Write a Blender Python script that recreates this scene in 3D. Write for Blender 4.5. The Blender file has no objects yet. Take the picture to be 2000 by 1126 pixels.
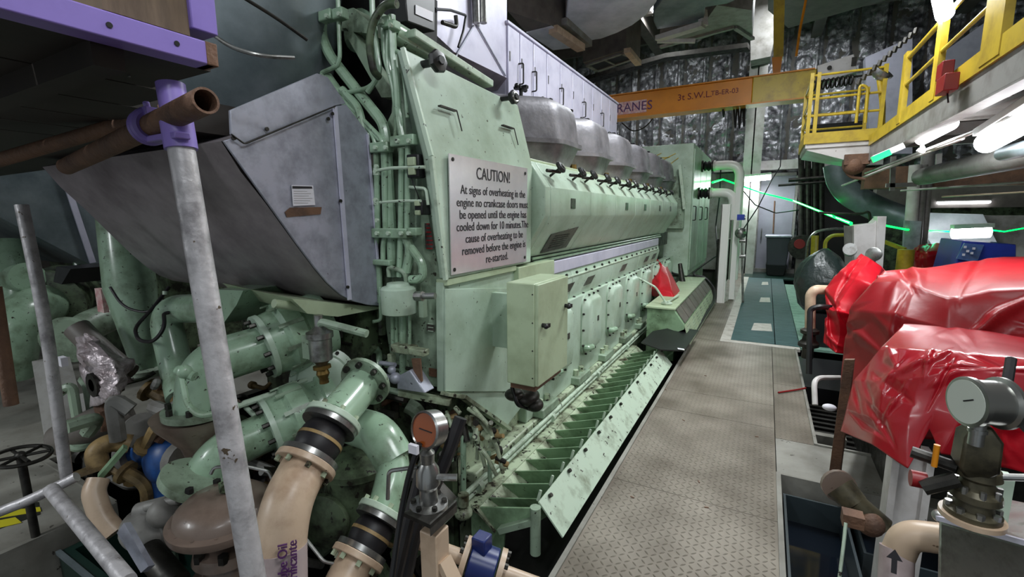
import bpy, bmesh, math, random
from mathutils import Vector, Matrix, noise
V = Vector
PI = math.pi
SC = bpy.context.scene
COL = SC.collection
random.seed(7)

# ---------------------------------------------------------------- camera
FPX = 900.0                       # focal length in pixels of a 2000 px wide frame
EYE = V((0, 0, 1.6))
_d = V((498, 145, -FPX)).normalized()
_a = 40.0; _b = (498*_a + FPX*FPX)/145
_u = -V((_a, -_b, -FPX)).normalized()
_r = _d.cross(_u)
ROT = Matrix((_r, _d, _u))        # camera -> world
cam = bpy.data.objects.new('camera', bpy.data.cameras.new('camera'))
cam.data.sensor_width = 36; cam.data.lens = FPX/2000*36
cam.data.clip_start = 0.02; cam.data.clip_end = 200
cam.matrix_world = Matrix.Translation(EYE) @ ROT.to_4x4()
COL.objects.link(cam); SC.camera = cam

def P(px, py, X=None, Y=None, Z=None):
    """point of the place seen at a photo pixel, on the plane X=, Y= or Z="""
    v = ROT @ V((px-1000, 563-py, -FPX))
    t = X/v.x if X is not None else Y/v.y if Y is not None else (Z-EYE.z)/v.z
    return EYE + v*t
def D(px, py, d):
    return EYE + (ROT @ V((px-1000, 563-py, -FPX)))*(d/FPX)

# ---------------------------------------------------------------- world, exposure, lamps' light
SC.view_settings.view_transform = 'Standard'; SC.view_settings.look = 'None'
SC.view_settings.gamma = 1; SC.view_settings.use_curve_mapping = False
SC.view_settings.exposure = 0.30
w = bpy.data.worlds.new('engine_room_air'); SC.world = w; w.use_nodes = True
w.node_tree.nodes['Background'].inputs[0].default_value = (0.80, 0.90, 0.96, 1)
w.node_tree.nodes['Background'].inputs[1].default_value = 0.26

def area(name, loc, size, power, rot=(0, 0, 0), col=(0.93, 0.98, 1.0)):
    l = bpy.data.lights.new(name, 'AREA'); l.shape = 'RECTANGLE'; l.size, l.size_y = size
    l.energy = power; l.color = col
    o = bpy.data.objects.new(name, l); o.location = loc; o.rotation_euler = rot; COL.objects.link(o)
    return o
# added fill lamps, out of view, shaped as fluorescents over walkway and engines
FILL_LAMPS = [(0.6, 0.8, 3.6, 36), (0.9, -1.6, 3.6, 20), (-0.1, 4.6, 4.4, 115), (-0.7, 7.4, 5.3, 115),
              (-1.7, -0.9, 3.5, 26), (-3.6, -1.6, 2.3, 42), (0.2, 11.6, 6.3, 90), (-4.4, 4.2, 4.8, 50), (-2.6, 11.4, 6.3, 70)]
for i, (x, y, z, e) in enumerate(FILL_LAMPS):
    area('tube_or_fill_light', (x, y, z-0.08), (0.25, 1.3), e)
    if z < 6.2: area('tube_or_fill_light', (x, y, z+0.09), (0.25, 1.3), e*0.5, (PI, 0, 0))   # upward fill added to brighten the ducts and ceiling

# ---------------------------------------------------------------- materials
def lin(c):
    f = lambda v: v/12.92 if v <= 0.04045 else ((v+0.055)/1.055)**2.4
    return tuple(f(v/255) for v in c) + (1,)
def M(name, col, rough=0.5, metal=0.0, dirt=None, spk=None, bump=None, coat=0, emit=None, rvar=0, stretch=None):
    m = bpy.data.materials.new(name); m.use_nodes = True
    n = m.node_tree.nodes; L = m.node_tree.links; b = n['Principled BSDF']
    b.inputs['Base Color'].default_value = lin(col); b.inputs['Roughness'].default_value = rough
    b.inputs['Metallic'].default_value = metal
    if coat: b.inputs['Coat Weight'].default_value = coat; b.inputs['Coat Roughness'].default_value = 0.15
    if emit: b.inputs['Emission Color'].default_value = lin(col); b.inputs['Emission Strength'].default_value = emit
    tc = n.new('ShaderNodeTexCoord'); src = tc.outputs['Object']
    if stretch:
        mp = n.new('ShaderNodeMapping'); mp.inputs['Scale'].default_value = stretch
        L.new(src, mp.inputs[0]); src = mp.outputs[0]
    cur = None
    def layer(dcol, scale, lo, hi, det):
        nonlocal cur
        t = n.new('ShaderNodeTexNoise'); t.inputs['Scale'].default_value = scale; t.inputs['Detail'].default_value = det
        t.inputs['Roughness'].default_value = 0.62
        L.new(src, t.inputs['Vector'])
        r = n.new('ShaderNodeMapRange'); r.inputs[1].default_value = lo; r.inputs[2].default_value = hi
        L.new(t.outputs['Fac'], r.inputs[0])
        x = n.new('ShaderNodeMix'); x.data_type = 'RGBA'
        L.new(r.outputs[0], x.inputs[0])
        if cur is None: x.inputs[6].default_value = lin(col)
        else: L.new(cur, x.inputs[6])
        x.inputs[7].default_value = lin(dcol); cur = x.outputs[2]
        return r.outputs[0]
    if dirt:
        f = layer(dirt[0], dirt[1], dirt[2], dirt[3], 8)
        if rvar:
            q = n.new('ShaderNodeMapRange'); q.inputs[3].default_value = rough; q.inputs[4].default_value = rough+rvar
            L.new(f, q.inputs[0]); L.new(q.outputs[0], b.inputs['Roughness'])
    if spk: layer(spk[0], spk[1], spk[2], spk[2]+0.03, 3)
    if cur is not None: L.new(cur, b.inputs['Base Color'])
    if bump:
        t = n.new('ShaderNodeTexNoise'); t.inputs['Scale'].default_value = bump[1]; t.inputs['Detail'].default_value = 5
        L.new(src, t.inputs['Vector'])
        bp = n.new('ShaderNodeBump'); bp.inputs['Strength'].default_value = bump[0]; bp.inputs['Distance'].default_value = 0.02
        L.new(t.outputs['Fac'], bp.inputs['Height']); L.new(bp.outputs[0], b.inputs['Normal'])
    return m

GRIME = (70, 68, 52)
m_green = M('pale_green_paint', (182, 202, 184), 0.32, dirt=((150, 168, 146), 3.0, 0.42, 0.7), spk=((74, 72, 56), 38, 0.68))
m_green2 = M('stained_green_paint', (150, 170, 148), 0.38, dirt=((70, 76, 58), 5.0, 0.44, 0.68), spk=((50, 46, 36), 30, 0.66))
m_greenp = M('green_pipe_paint', (152, 180, 154), 0.28, dirt=((92, 108, 82), 6.0, 0.48, 0.74), spk=((44, 42, 32), 36, 0.655), coat=0.3)
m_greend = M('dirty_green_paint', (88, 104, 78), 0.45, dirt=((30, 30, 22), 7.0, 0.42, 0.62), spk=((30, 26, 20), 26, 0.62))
m_vane = M('deep_green_paint', (134, 164, 130), 0.42, dirt=((78, 98, 68), 6.0, 0.45, 0.72), spk=((48, 44, 34), 28, 0.68))
m_lip = M('worn_pale_green_plate', (186, 204, 184), 0.4, dirt=((132, 142, 122), 8.0, 0.5, 0.72), spk=((44, 40, 34), 22, 0.64))
m_base = M('oily_base_paint', (176, 190, 162), 0.4, dirt=((66, 58, 40), 6.0, 0.46, 0.66), spk=((38, 32, 24), 24, 0.6))
m_box = M('faded_green_cabinet_paint', (176, 192, 160), 0.42, dirt=((150, 162, 130), 5.0, 0.45, 0.75), spk=((72, 64, 50), 30, 0.72))
m_cast = M('cast_aluminium', (140, 138, 143), 0.40, 0.45, dirt=((92, 90, 94), 5.0, 0.38, 0.7), bump=(0.10, 30), rvar=0.15)
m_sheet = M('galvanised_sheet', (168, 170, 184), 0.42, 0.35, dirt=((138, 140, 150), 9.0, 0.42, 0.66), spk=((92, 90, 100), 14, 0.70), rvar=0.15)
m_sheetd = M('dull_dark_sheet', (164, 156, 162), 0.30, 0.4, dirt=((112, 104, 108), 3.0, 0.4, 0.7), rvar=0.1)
m_clad = M('bright_cladding_panel', (206, 204, 222), 0.38, 0.15, dirt=((186, 184, 204), 5.0, 0.45, 0.7))
m_teal = M('brushed_teal_grey_sheet', (128, 138, 142), 0.36, 0.35, dirt=((84, 96, 100), 2.2, 0.36, 0.66), rvar=0.12)
m_steel = M('steel', (170, 170, 168), 0.28, 0.9, dirt=((96, 94, 88), 14, 0.45, 0.7), rvar=0.2)
m_plate = M('etched_sign_plate', (214, 210, 214), 0.30, 0.55, dirt=((196, 192, 198), 3.5, 0.4, 0.7), stretch=(1, 1, 1))
m_dsteel = M('dark_oily_steel', (62, 60, 56), 0.38, 0.6, dirt=((30, 28, 26), 10, 0.42, 0.68), rvar=0.2)
m_black = M('black_plastic', (20, 20, 22), 0.4)
m_rubber = M('black_rubber', (26, 24, 28), 0.5, dirt=((44, 40, 40), 12, 0.45, 0.7))
m_gauge = M('polished_gauge_case', (160, 160, 156), 0.28, 0.9)
m_bronze = M('oily_bronze', (86, 80, 62), 0.4, 0.4, dirt=((44, 40, 32), 14, 0.44, 0.68))
m_door = M('grey_door_paint', (146, 146, 158), 0.45, dirt=((128, 128, 138), 2, 0.4, 0.7))
m_whiteb = M('clean_white_paint', (236, 234, 230), 0.3)
m_tub = M('dull_teal_plastic', (52, 62, 66), 0.4)
m_dark = M('near_black', (22, 20, 19), 0.7, dirt=((14, 13, 12), 4, 0.4, 0.7))  # near-black tone for bilge, recess and backing pieces
m_cream = M('cream_pipe_paint', (196, 172, 148), 0.38, dirt=((160, 132, 108), 7, 0.46, 0.72), spk=((110, 90, 70), 34, 0.72))
m_pinkp = M('lilac_grey_pipe_band', (176, 160, 160), 0.4, dirt=((150, 130, 126), 6, 0.45, 0.7))
m_ochre = M('dirty_ochre_paint', (158, 132, 88), 0.5, dirt=((70, 54, 36), 8, 0.44, 0.68))
m_brown = M('grey_brown_paint', (116, 100, 90), 0.36, dirt=((84, 70, 60), 6, 0.46, 0.72), spk=((66, 50, 40), 30, 0.70), coat=0.3)
m_blue = M('blue_paint', (38, 84, 150), 0.4, dirt=((24, 46, 84), 7, 0.44, 0.7))
m_bluem = M('machine_blue_paint', (44, 64, 170), 0.35, dirt=((34, 50, 130), 3, 0.45, 0.7))
m_white = M('off_white_paint', (206, 202, 200), 0.42, dirt=((168, 162, 156), 4, 0.46, 0.74), spk=((110, 100, 90), 26, 0.72))
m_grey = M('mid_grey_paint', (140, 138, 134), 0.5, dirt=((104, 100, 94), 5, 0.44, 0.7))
m_greyd = M('brown_grey_duct_paint', (108, 102, 96), 0.5, dirt=((84, 78, 74), 4, 0.44, 0.7))  # dark brown grey of ducts, walls and ceiling, mottled at random
m_ductl = M('light_duct_sheet', (220, 222, 230), 0.4, 0.1, dirt=((176, 182, 190), 2.2, 0.42, 0.7))
m_yellow = M('safety_yellow_paint', (192, 164, 42), 0.4, dirt=((150, 124, 38), 6, 0.46, 0.72), spk=((100, 84, 40), 24, 0.70))
m_crane = M('crane_amber_paint', (216, 134, 16), 0.42, dirt=((196, 120, 20), 2.5, 0.4, 0.7))
m_red = M('red_tarpaulin', (180, 16, 32), 0.36, dirt=((160, 18, 30), 3.2, 0.4, 0.7), bump=(0.25, 7), rvar=0.1)
m_redb = M('brick_red_tarpaulin', (140, 14, 24), 0.34, dirt=((122, 24, 24), 2.4, 0.4, 0.7), bump=(0.2, 6), rvar=0.1)
m_redbox = M('dark_red_enamel', (132, 18, 22), 0.4)
m_purple = M('lilac_steel_paint', (142, 122, 198), 0.36, dirt=((126, 106, 178), 4, 0.45, 0.7), spk=((208, 202, 224), 16, 0.70))
m_rust = M('rusty_steel', (120, 88, 68), 0.7, 0.1, dirt=((82, 62, 52), 7, 0.4, 0.7), bump=(0.3, 60))
m_wood = M('weathered_plank', (112, 94, 74), 0.75, dirt=((66, 52, 38), 4, 0.4, 0.7), stretch=(1, 6, 1))
m_under = M('dark_underside', (42, 34, 28), 0.6, dirt=((24, 18, 14), 3, 0.4, 0.7))  # near-black brown for boards and decks seen from below
m_scaf = M('scuffed_scaffold_tube', (196, 192, 194), 0.42, 0.25, dirt=((130, 126, 128), 12, 0.46, 0.7), spk=((90, 76, 60), 30, 0.68), bump=(0.2, 30))
m_foil = M('crumpled_foil', (190, 190, 196), 0.28, 0.55, dirt=((84, 82, 88), 4, 0.4, 0.66), bump=(0.9, 13), rvar=0.2)
m_foilb = M('grubby_foil_wrap', (206, 194, 198), 0.3, 0.4, dirt=((130, 112, 112), 6, 0.44, 0.66), bump=(0.9, 22))
m_mat = M('blue_green_deck_mat', (42, 74, 74), 0.6, dirt=((66, 96, 98), 4, 0.44, 0.66), bump=(0.4, 60), stretch=(1, 5, 1))
m_matl = M('light_green_painted_grid', (122, 158, 142), 0.6, dirt=((96, 130, 116), 12, 0.42, 0.7))
m_line = M('worn_white_floor_line', (184, 180, 172), 0.6, dirt=((150, 142, 132), 9, 0.45, 0.7))
m_concrete = M('scuffed_deck_paint', (142, 140, 132), 0.55, dirt=((104, 100, 92), 2.6, 0.42, 0.7), spk=((60, 56, 50), 20, 0.68))
m_gdark = M('dark_green_glossy_box', (24, 48, 42), 0.3)
m_brass = M('brass', (120, 96, 50), 0.45, 0.7, dirt=((70, 52, 28), 14, 0.45, 0.7))
m_orange = M('amber_gauge_dial', (150, 74, 26), 0.25, coat=0.6)
m_dial = M('white_gauge_dial', (200, 206, 196), 0.35)
m_paper = M('paper_label', (226, 224, 232), 0.5)
m_pink = M('pink_notice', (206, 150, 150), 0.5, dirt=((226, 200, 196), 20, 0.45, 0.6))
m_ink = M('black_ink', (26, 22, 28), 0.5)
m_redink = M('dark_red_lettering', (110, 14, 18), 0.5)
m_violet = M('violet_lettering', (84, 40, 96), 0.5)
m_nplate = M('dark_nameplate', (92, 88, 84), 0.35, 0.5, dirt=((60, 56, 50), 30, 0.45, 0.6))
m_navy = M('blue_black_water', (16, 22, 30), 0.08)
m_tube = M('lit_fluorescent_tube', (244, 248, 255), 0.3, emit=9)
m_tubeb = M('glaring_fluorescent_tube', (246, 250, 255), 0.3, emit=16)
m_glow = M('green_light_streak', (0, 255, 88), 0.3, emit=2.6)
m_exit = M('lit_green_sign', (0, 240, 100), 0.3, emit=1.6)
m_hyel = M('hazard_yellow', (206, 196, 40), 0.5)
m_hblk = M('hazard_black', (38, 38, 34), 0.5)
m_binp = M('dark_grey_plastic', (66, 66, 76), 0.45)
m_bag = M('black_bin_liner', (34, 44, 42), 0.28, bump=(0.8, 12))
m_haze = M('clear_diffuser', (210, 220, 226), 0.3)

def tread_material():
    m = bpy.data.materials.new('tread_plate'); m.use_nodes = True
    n = m.node_tree.nodes; L = m.node_tree.links; b = n['Principled BSDF']
    def mt(op, a, c=None, d=None):
        x = n.new('ShaderNodeMath'); x.operation = op
        for i, v in enumerate((a, c, d)):
            if v is None: continue
            if isinstance(v, (int, float)): x.inputs[i].default_value = v
            else: L.new(v, x.inputs[i])
        return x.outputs[0]
    tc = n.new('ShaderNodeTexCoord'); sp = n.new('ShaderNodeSeparateXYZ'); L.new(tc.outputs['Object'], sp.inputs[0])
    u = mt('MULTIPLY', sp.outputs[0], 30); v = mt('MULTIPLY', sp.outputs[1], 30)
    fu = mt('SUBTRACT', mt('FRACT', u), 0.5); fv = mt('SUBTRACT', mt('FRACT', v), 0.5)
    par = mt('MODULO', mt('ADD', mt('ADD', mt('FLOOR', u), mt('FLOOR', v)), 2000), 2)
    a = mt('MULTIPLY', mt('ADD', fu, fv), 0.7); c = mt('MULTIPLY', mt('SUBTRACT', fu, fv), 0.7)
    def ell(p, q): return mt('ADD', mt('POWER', mt('ABSOLUTE', mt('DIVIDE', p, 0.46)), 2), mt('POWER', mt('ABSOLUTE', mt('DIVIDE', q, 0.12)), 2))
    e = mt('ADD', mt('MULTIPLY', ell(a, c), par), mt('MULTIPLY', ell(c, a), mt('SUBTRACT', 1, par)))
    h = mt('SUBTRACT', 1, mt('MINIMUM', e, 1))
    bp = n.new('ShaderNodeBump'); bp.inputs['Strength'].default_value = 0.9; bp.inputs['Distance'].default_value = 0.004
    L.new(h, bp.inputs['Height']); L.new(bp.outputs[0], b.inputs['Normal'])
    t = n.new('ShaderNodeTexNoise'); t.inputs['Scale'].default_value = 2.2; t.inputs['Detail'].default_value = 9; L.new(tc.outputs['Object'], t.inputs['Vector'])
    r = n.new('ShaderNodeValToRGB'); L.new(t.outputs['Fac'], r.inputs[0])
    r.color_ramp.elements[0].position = 0.34; r.color_ramp.elements[0].color = lin((92, 83, 71))
    r.color_ramp.elements[1].position = 0.66; r.color_ramp.elements[1].color = lin((138, 130, 118))
    x = n.new('ShaderNodeMix'); x.data_type = 'RGBA'; L.new(mt('MULTIPLY', h, 0.5), x.inputs[0])
    L.new(r.outputs[0], x.inputs[6]); x.inputs[7].default_value = lin((92, 84, 74)); L.new(x.outputs[2], b.inputs['Base Color'])
    b.inputs['Roughness'].default_value = 0.48; b.inputs['Metallic'].default_value = 0.25
    return m
m_tread = tread_material()
m_redc = M('glossy_red_tarpaulin', (172, 18, 34), 0.30, dirt=((150, 18, 30), 3.2, 0.4, 0.7), bump=(0.12, 6), coat=0.8)
for _m in (m_red, m_redb): _m.node_tree.nodes['Principled BSDF'].inputs['Specular IOR Level'].default_value = 0.30

# ---------------------------------------------------------------- mesh helpers
ROOTS = {}
SPLIT = set('pipe_clamp fitting pipework cross_member rail_post hand_rail mounting_lug guide_pipe dark_label cover_label louvre_slot louvre_pocket cross_pipe hose_joint bent_pipe vertical_pipe switch_cover plank transom brace head_fitting slanted_cover camshaft_cover vane_clip panel_button toe_board fill_tubes valve_block yellow_scrawl pipe pump_stand hand_knob flange fold_seam top_ledge side_bracket cover_bracket impulse_pipe foundation_bolt body_bolt flange_bolt stub_pipe steel_ring drain_fitting clamp_bolt plug door_tag rib strainer_flange bonnet_bolt door_bolt'.split())
PIECE = dict(rail_pipe='pipe', black_hose='hose', duct_bracket='bracket_bar', wall_pipes='pipe', scaffold_deck='deck_board', grey_lamp_tube='tube', hazard_stripe='stripe', plate_print='print_line', pipe_hanger='hanger_bar')
def islands(b):
    seen = set(); out = []
    for f0 in b.faces:
        if f0 in seen: continue
        st = [f0]; seen.add(f0); fs = []
        while st:
            f = st.pop(); fs.append(f)
            for e in f.edges:
                for g in e.link_faces:
                    if g not in seen: seen.add(g); st.append(g)
        out.append(fs)
    return out
def frame(d):
    d = V(d).normalized(); a = V((0, 0, 1)) if abs(d.z) < 0.9 else V((1, 0, 0))
    x = a.cross(d).normalized(); y = d.cross(x)
    return x, y, d
class MB:
    def __init__(s): s.b = bmesh.new()
    def face(s, pts):
        vs = [s.b.verts.new(V(p)) for p in pts]
        return s.b.faces.new(vs)
    def box(s, c, sz, rot=None):
        c = V(c); r = rot or Matrix.Identity(3)
        q = [s.b.verts.new(c + r @ V((sz[0]*i/2, sz[1]*j/2, sz[2]*k/2))) for i in (-1, 1) for j in (-1, 1) for k in (-1, 1)]
        for f in ((0, 1, 3, 2), (4, 6, 7, 5), (0, 4, 5, 1), (2, 3, 7, 6), (0, 2, 6, 4), (1, 5, 7, 3)): s.b.faces.new([q[i] for i in f])
        return s
    def bb(s, x0, x1, y0, y1, z0, z1): return s.box(((x0+x1)/2, (y0+y1)/2, (z0+z1)/2), (abs(x1-x0), abs(y1-y0), abs(z1-z0)))
    def beam(s, p, q, w, h, up=(0, 0, 1)):
        p, q = V(p), V(q); d = (q-p).normalized(); u = V(up); x = u.cross(d).normalized(); u = d.cross(x)
        return s.box((p+q)/2, (w, h, (q-p).length), Matrix((x, u, d)).transposed())
    def prism(s, pts, vec):
        vec = V(vec); a = [s.b.verts.new(V(p)) for p in pts]; c = [s.b.verts.new(V(p)+vec) for p in pts]; n = len(pts)
        s.b.faces.new(a); s.b.faces.new(c[::-1])
        for i in range(n): s.b.faces.new((a[i], c[i], c[(i+1) % n], a[(i+1) % n]))
        return s
    def rings(s, rs, close=True):
        """rs: list of rings of points; skins them"""
        R = [[s.b.verts.new(V(p)) for p in r] for r in rs]; n = len(R[0])
        for i in range(len(R)-1):
            for j in range(n): s.b.faces.new((R[i][j], R[i][(j+1) % n], R[i+1][(j+1) % n], R[i+1][j]))
        if close: s.b.faces.new(R[0][::-1]); s.b.faces.new(R[-1])
        return s
    def cyl(s, p, q, r, r2=None, n=20, cap=True):
        p, q = V(p), V(q); x, y, d = frame(q-p); r2 = r if r2 is None else r2
        mk = lambda c, rr: [c + (x*math.cos(2*PI*i/n) + y*math.sin(2*PI*i/n))*rr for i in range(n)]
        return s.rings([mk(p, r), mk(q, r2)], cap)
    def lathe(s, p, d, prof, n=28, cap=True):
        p = V(p); x, y, d = frame(d)
        return s.rings([[p + d*h + (x*math.cos(2*PI*i/n) + y*math.sin(2*PI*i/n))*max(r, 1e-4) for i in range(n)] for r, h in prof], cap)
    def sphere(s, c, r, sc=(1, 1, 1), n=20, m=12):
        c = V(c)
        return s.rings([[c + V((sc[0]*math.cos(2*PI*i/n)*math.sin(t), sc[1]*math.sin(2*PI*i/n)*math.sin(t), -sc[2]*math.cos(t)))*r for i in range(n)]
                        for t in [PI*(k+0.02)/(m+0.04) for k in range(m+1)]])
    def torus(s, c, ax, R, r, n=28, k=8):
        c = V(c); x, y, d = frame(ax)
        G = []
        for i in range(n):
            t = 2*PI*i/n; o = x*math.cos(t) + y*math.sin(t)
            G.append([s.b.verts.new(c + o*(R + r*math.cos(2*PI*j/k)) + d*r*math.sin(2*PI*j/k)) for j in range(k)])
        for i in range(n):
            for j in range(k): s.b.faces.new((G[i][j], G[i][(j+1) % k], G[(i+1) % n][(j+1) % k], G[(i+1) % n][j]))
        return s
    def tube(s, pts, r, n=12, fil=None, cap=True, seg=6):
        pts = [V(p) for p in pts]
        rs = r if isinstance(r, (list, tuple)) else None
        path = [pts[0]]
        if rs: path = pts
        else:
            f = fil if fil is not None else r*2.5
            for i in range(1, len(pts)-1):
                a, b, c = pts[i-1], pts[i], pts[i+1]
                l = min(f, (b-a).length*0.49, (c-b).length*0.49)
                p0 = b + (a-b).normalized()*l; p1 = b + (c-b).normalized()*l
                for k in range(seg+1):
                    t = k/seg; path.append(p0*(1-t)**2 + b*2*t*(1-t) + p1*t*t)
            path.append(pts[-1])
        x, y, d = frame(path[1]-path[0]); R = []
        for i, p in enumerate(path):
            nd = (path[min(i+1, len(path)-1)] - path[max(i-1, 0)]).normalized()
            x = (x - nd*x.dot(nd)).normalized(); y = nd.cross(x); rr = rs[i] if rs else r
            R.append([p + (x*math.cos(2*PI*j/n) + y*math.sin(2*PI*j/n))*rr for j in range(n)])
        return s.rings(R, cap)
    def bolts(s, c, ax, R, nb, r=0.009, h=0.02, a0=0.0):
        c = V(c); x, y, d = frame(ax)
        for i in range(nb):
            t = a0 + 2*PI*i/nb; p = c + (x*math.cos(t) + y*math.sin(t))*R
            s.cyl(p, p + d*h, r, n=6)
        return s
    def grid(s, fn, nu, nv):
        G = [[s.b.verts.new(V(fn(i/nu, j/nv))) for j in range(nv+1)] for i in range(nu+1)]
        for i in range(nu):
            for j in range(nv): s.b.faces.new((G[i][j], G[i+1][j], G[i+1][j+1], G[i][j+1]))
        return s
    def build(s, name, mat, parent=None, label=None, cat=None, group=None, kind=None, bevel=0, sharp=0.6, solid=0, seg=2, fixn=True):
        b = s.b
        if (parent is not None and name in SPLIT) or (parent is None and not kind and name in PIECE):
            isl = islands(b)
            if len(isl) > 1:
                if parent is None:
                    xs = [v.co for v in b.verts]
                    parent = T(name, label, cat, ((min(v.x for v in xs)+max(v.x for v in xs))/2, (min(v.y for v in xs)+max(v.y for v in xs))/2, min(v.z for v in xs)), group)
                    label = cat = group = None; name = PIECE[name]; root = parent
                else: root = None
                for fs in isl:
                    q = MB(); mp = {}
                    for f in fs:
                        for v in f.verts:
                            if v not in mp: mp[v] = q.b.verts.new(v.co)
                        q.b.faces.new([mp[v] for v in f.verts])
                    last = q._build(name, mat, parent, bevel=bevel, sharp=sharp, solid=solid, seg=seg, fixn=fixn)
                b.free()
                return root or last
        return s._build(name, mat, parent, label, cat, group, kind, bevel, sharp, solid, seg, fixn)
    def _build(s, name, mat, parent=None, label=None, cat=None, group=None, kind=None, bevel=0, sharp=0.6, solid=0, seg=2, fixn=True):
        b = s.b
        if fixn: bmesh.ops.recalc_face_normals(b, faces=b.faces[:])
        for f in b.faces: f.smooth = True
        for e in b.edges:
            if len(e.link_faces) == 2 and e.calc_face_angle(0) > sharp: e.smooth = False
        if parent is not None: o0 = ROOTS[parent.name]
        else:
            xs = [v.co for v in b.verts]
            o0 = V(((min(v.x for v in xs)+max(v.x for v in xs))/2, (min(v.y for v in xs)+max(v.y for v in xs))/2, min(v.z for v in xs)))
        for v in b.verts: v.co -= o0
        me = bpy.data.meshes.new(name); b.to_mesh(me); b.free(); me.materials.append(mat)
        o = bpy.data.objects.new(name, me); COL.objects.link(o)
        if parent is not None: o.parent = parent
        else: o.location = o0
        ROOTS[o.name] = o0
        if solid:
            q = o.modifiers.new('thickness', 'SOLIDIFY'); q.thickness = solid; q.offset = 0
        if bevel:
            q = o.modifiers.new('edge', 'BEVEL'); q.width = bevel; q.segments = seg; q.limit_method = 'ANGLE'; q.angle_limit = 0.7
        if label: o['label'] = label
        if cat: o['category'] = cat
        if group: o['group'] = group
        if kind: o['kind'] = kind
        return o
def T(name, label, cat, loc, group=None):
    o = bpy.data.objects.new(name, None); COL.objects.link(o); o.location = V(loc); o.empty_display_size = 0.1
    o['label'] = label; o['category'] = cat
    if group: o['group'] = group
    ROOTS[o.name] = V(loc)
    return o
def copy_tree(o, parent=None, off=None, label=None):
    c = o.copy(); COL.objects.link(c)
    if parent is not None: c.parent = parent
    if off is not None: c.location = o.location + V(off)
    if label: c['label'] = label
    ROOTS[c.name] = ROOTS[o.name] + (V(off) if off is not None else V((0, 0, 0)))
    for ch in [x for x in COL.objects if x.parent == o]: copy_tree(ch, c)
    return c
def text(s, name, size, origin, xdir, ydir, mat, parent, align='CENTER', ext=0.0008, sx=1.0, kind=None):
    cu = bpy.data.curves.new(name, 'FONT'); cu.body = s; cu.size = size; cu.align_x = align; cu.align_y = 'CENTER'; cu.extrude = ext
    cu.resolution_u = 3
    t = bpy.data.objects.new(name, cu); COL.objects.link(t)
    bpy.context.view_layer.update()
    me = bpy.data.meshes.new_from_object(t.evaluated_get(bpy.context.evaluated_depsgraph_get()))
    COL.objects.unlink(t); bpy.data.objects.remove(t)
    x = V(xdir).normalized(); y = V(ydir); y = (y - x*y.dot(x)).normalized(); z = x.cross(y)
    o0 = ROOTS[parent.name]
    for v in me.vertices: v.co = V(origin) + x*v.co.x*sx + y*v.co.y + z*v.co.z - o0
    me.materials.clear(); me.materials.append(mat)
    o = bpy.data.objects.new(name, me); COL.objects.link(o); o.parent = parent; ROOTS[o.name] = o0
    return o
def S(mb, name, mat, **k): return mb.build(name, mat, kind='structure', **k)
def flange(mb, c, ax, R, t=0.025):
    ax = V(ax).normalized(); c = V(c); mb.cyl(c-ax*t/2, c+ax*t/2, R, n=32)

# ================================================================ the room
m = MB()
for y0, y1 in ((-2.5, 0.9), (0.904, 2.6), (2.604, 3.82), (3.824, 4.3), (4.304, 6.3)): m.bb(-0.72, 0.16, y0, y1, -0.03, 0)
S(m, 'floor', m_tread)
m = MB()
for y0, y1 in ((3.66, 4.9), (4.904, 6.3)): m.bb(0.165, 0.40, y0, y1, -0.03, 0)
S(m, 'floor', m_tread)
S(MB().bb(0.165, 3.4, 3.13, 3.655, -0.03, 0), 'floor', m_concrete)
S(MB().bb(-0.72, -0.42, 6.304, 14.9, -0.03, 0), 'floor', m_tread)
S(MB().bb(-0.42, -0.30, 6.304, 13.3, -0.03, 0.002).bb(-0.30, 0.46, 6.304, 6.42, -0.03, 0.002), 'floor', m_line)
m = MB().bb(-0.30, 0.195, 6.425, 13.2, -0.03, 0.004).bb(0.205, 0.46, 6.425, 13.2, -0.03, 0.004)
S(m, 'floor', m_mat)
m = MB()
for i in range(26): m.bb(0.47, 1.25, 6.42+i*0.225, 6.42+i*0.225+0.215, -0.03, 0.0)
S(m, 'floor', m_matl)
S(MB().bb(-0.42, 6.4, 13.21, 15, -0.03, -0.001).bb(1.26, 6.4, 6.4, 13.2, -0.03, -0.002), 'floor', m_gdark)
S(MB().bb(-8.4, -3.15, -2.5, 1.02, -0.04, 0).bb(-8.4, -4.15, 1.02, 14.9, -0.04, 0), 'floor', m_concrete)
S(MB().bb(-9, 6.5, -3, 15.2, -0.96, -0.9), 'floor', m_dark)
S(MB().bb(-0.745, -0.72, -2.5, 14.9, -0.34, 0.012), 'trim_1', m_concrete)
S(MB().bb(0.16, 0.185, -2.5, 3.13, -0.9, 0.012).bb(0.185, 3.4, 3.11, 3.13, -0.35, 0.01).bb(0.40, 0.42, 3.66, 6.3, -0.3, 0.012).bb(0.42, 3.4, 3.655, 3.675, -0.3, 0.012).bb(0.42,0.62,3.9,3.96,-0.3,-0.02), 'trim_2', m_concrete)
S(MB().bb(-3.15, -3.12, -2.5, 1.02, -0.5, 0.012).bb(-4.15, -3.15, 1.0, 1.03, -0.5, 0.012), 'trim_3', m_concrete)
S(MB().bb(3.4, 6.4, -2.5, 6.4, -0.03, 0), 'floor', m_concrete)

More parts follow.
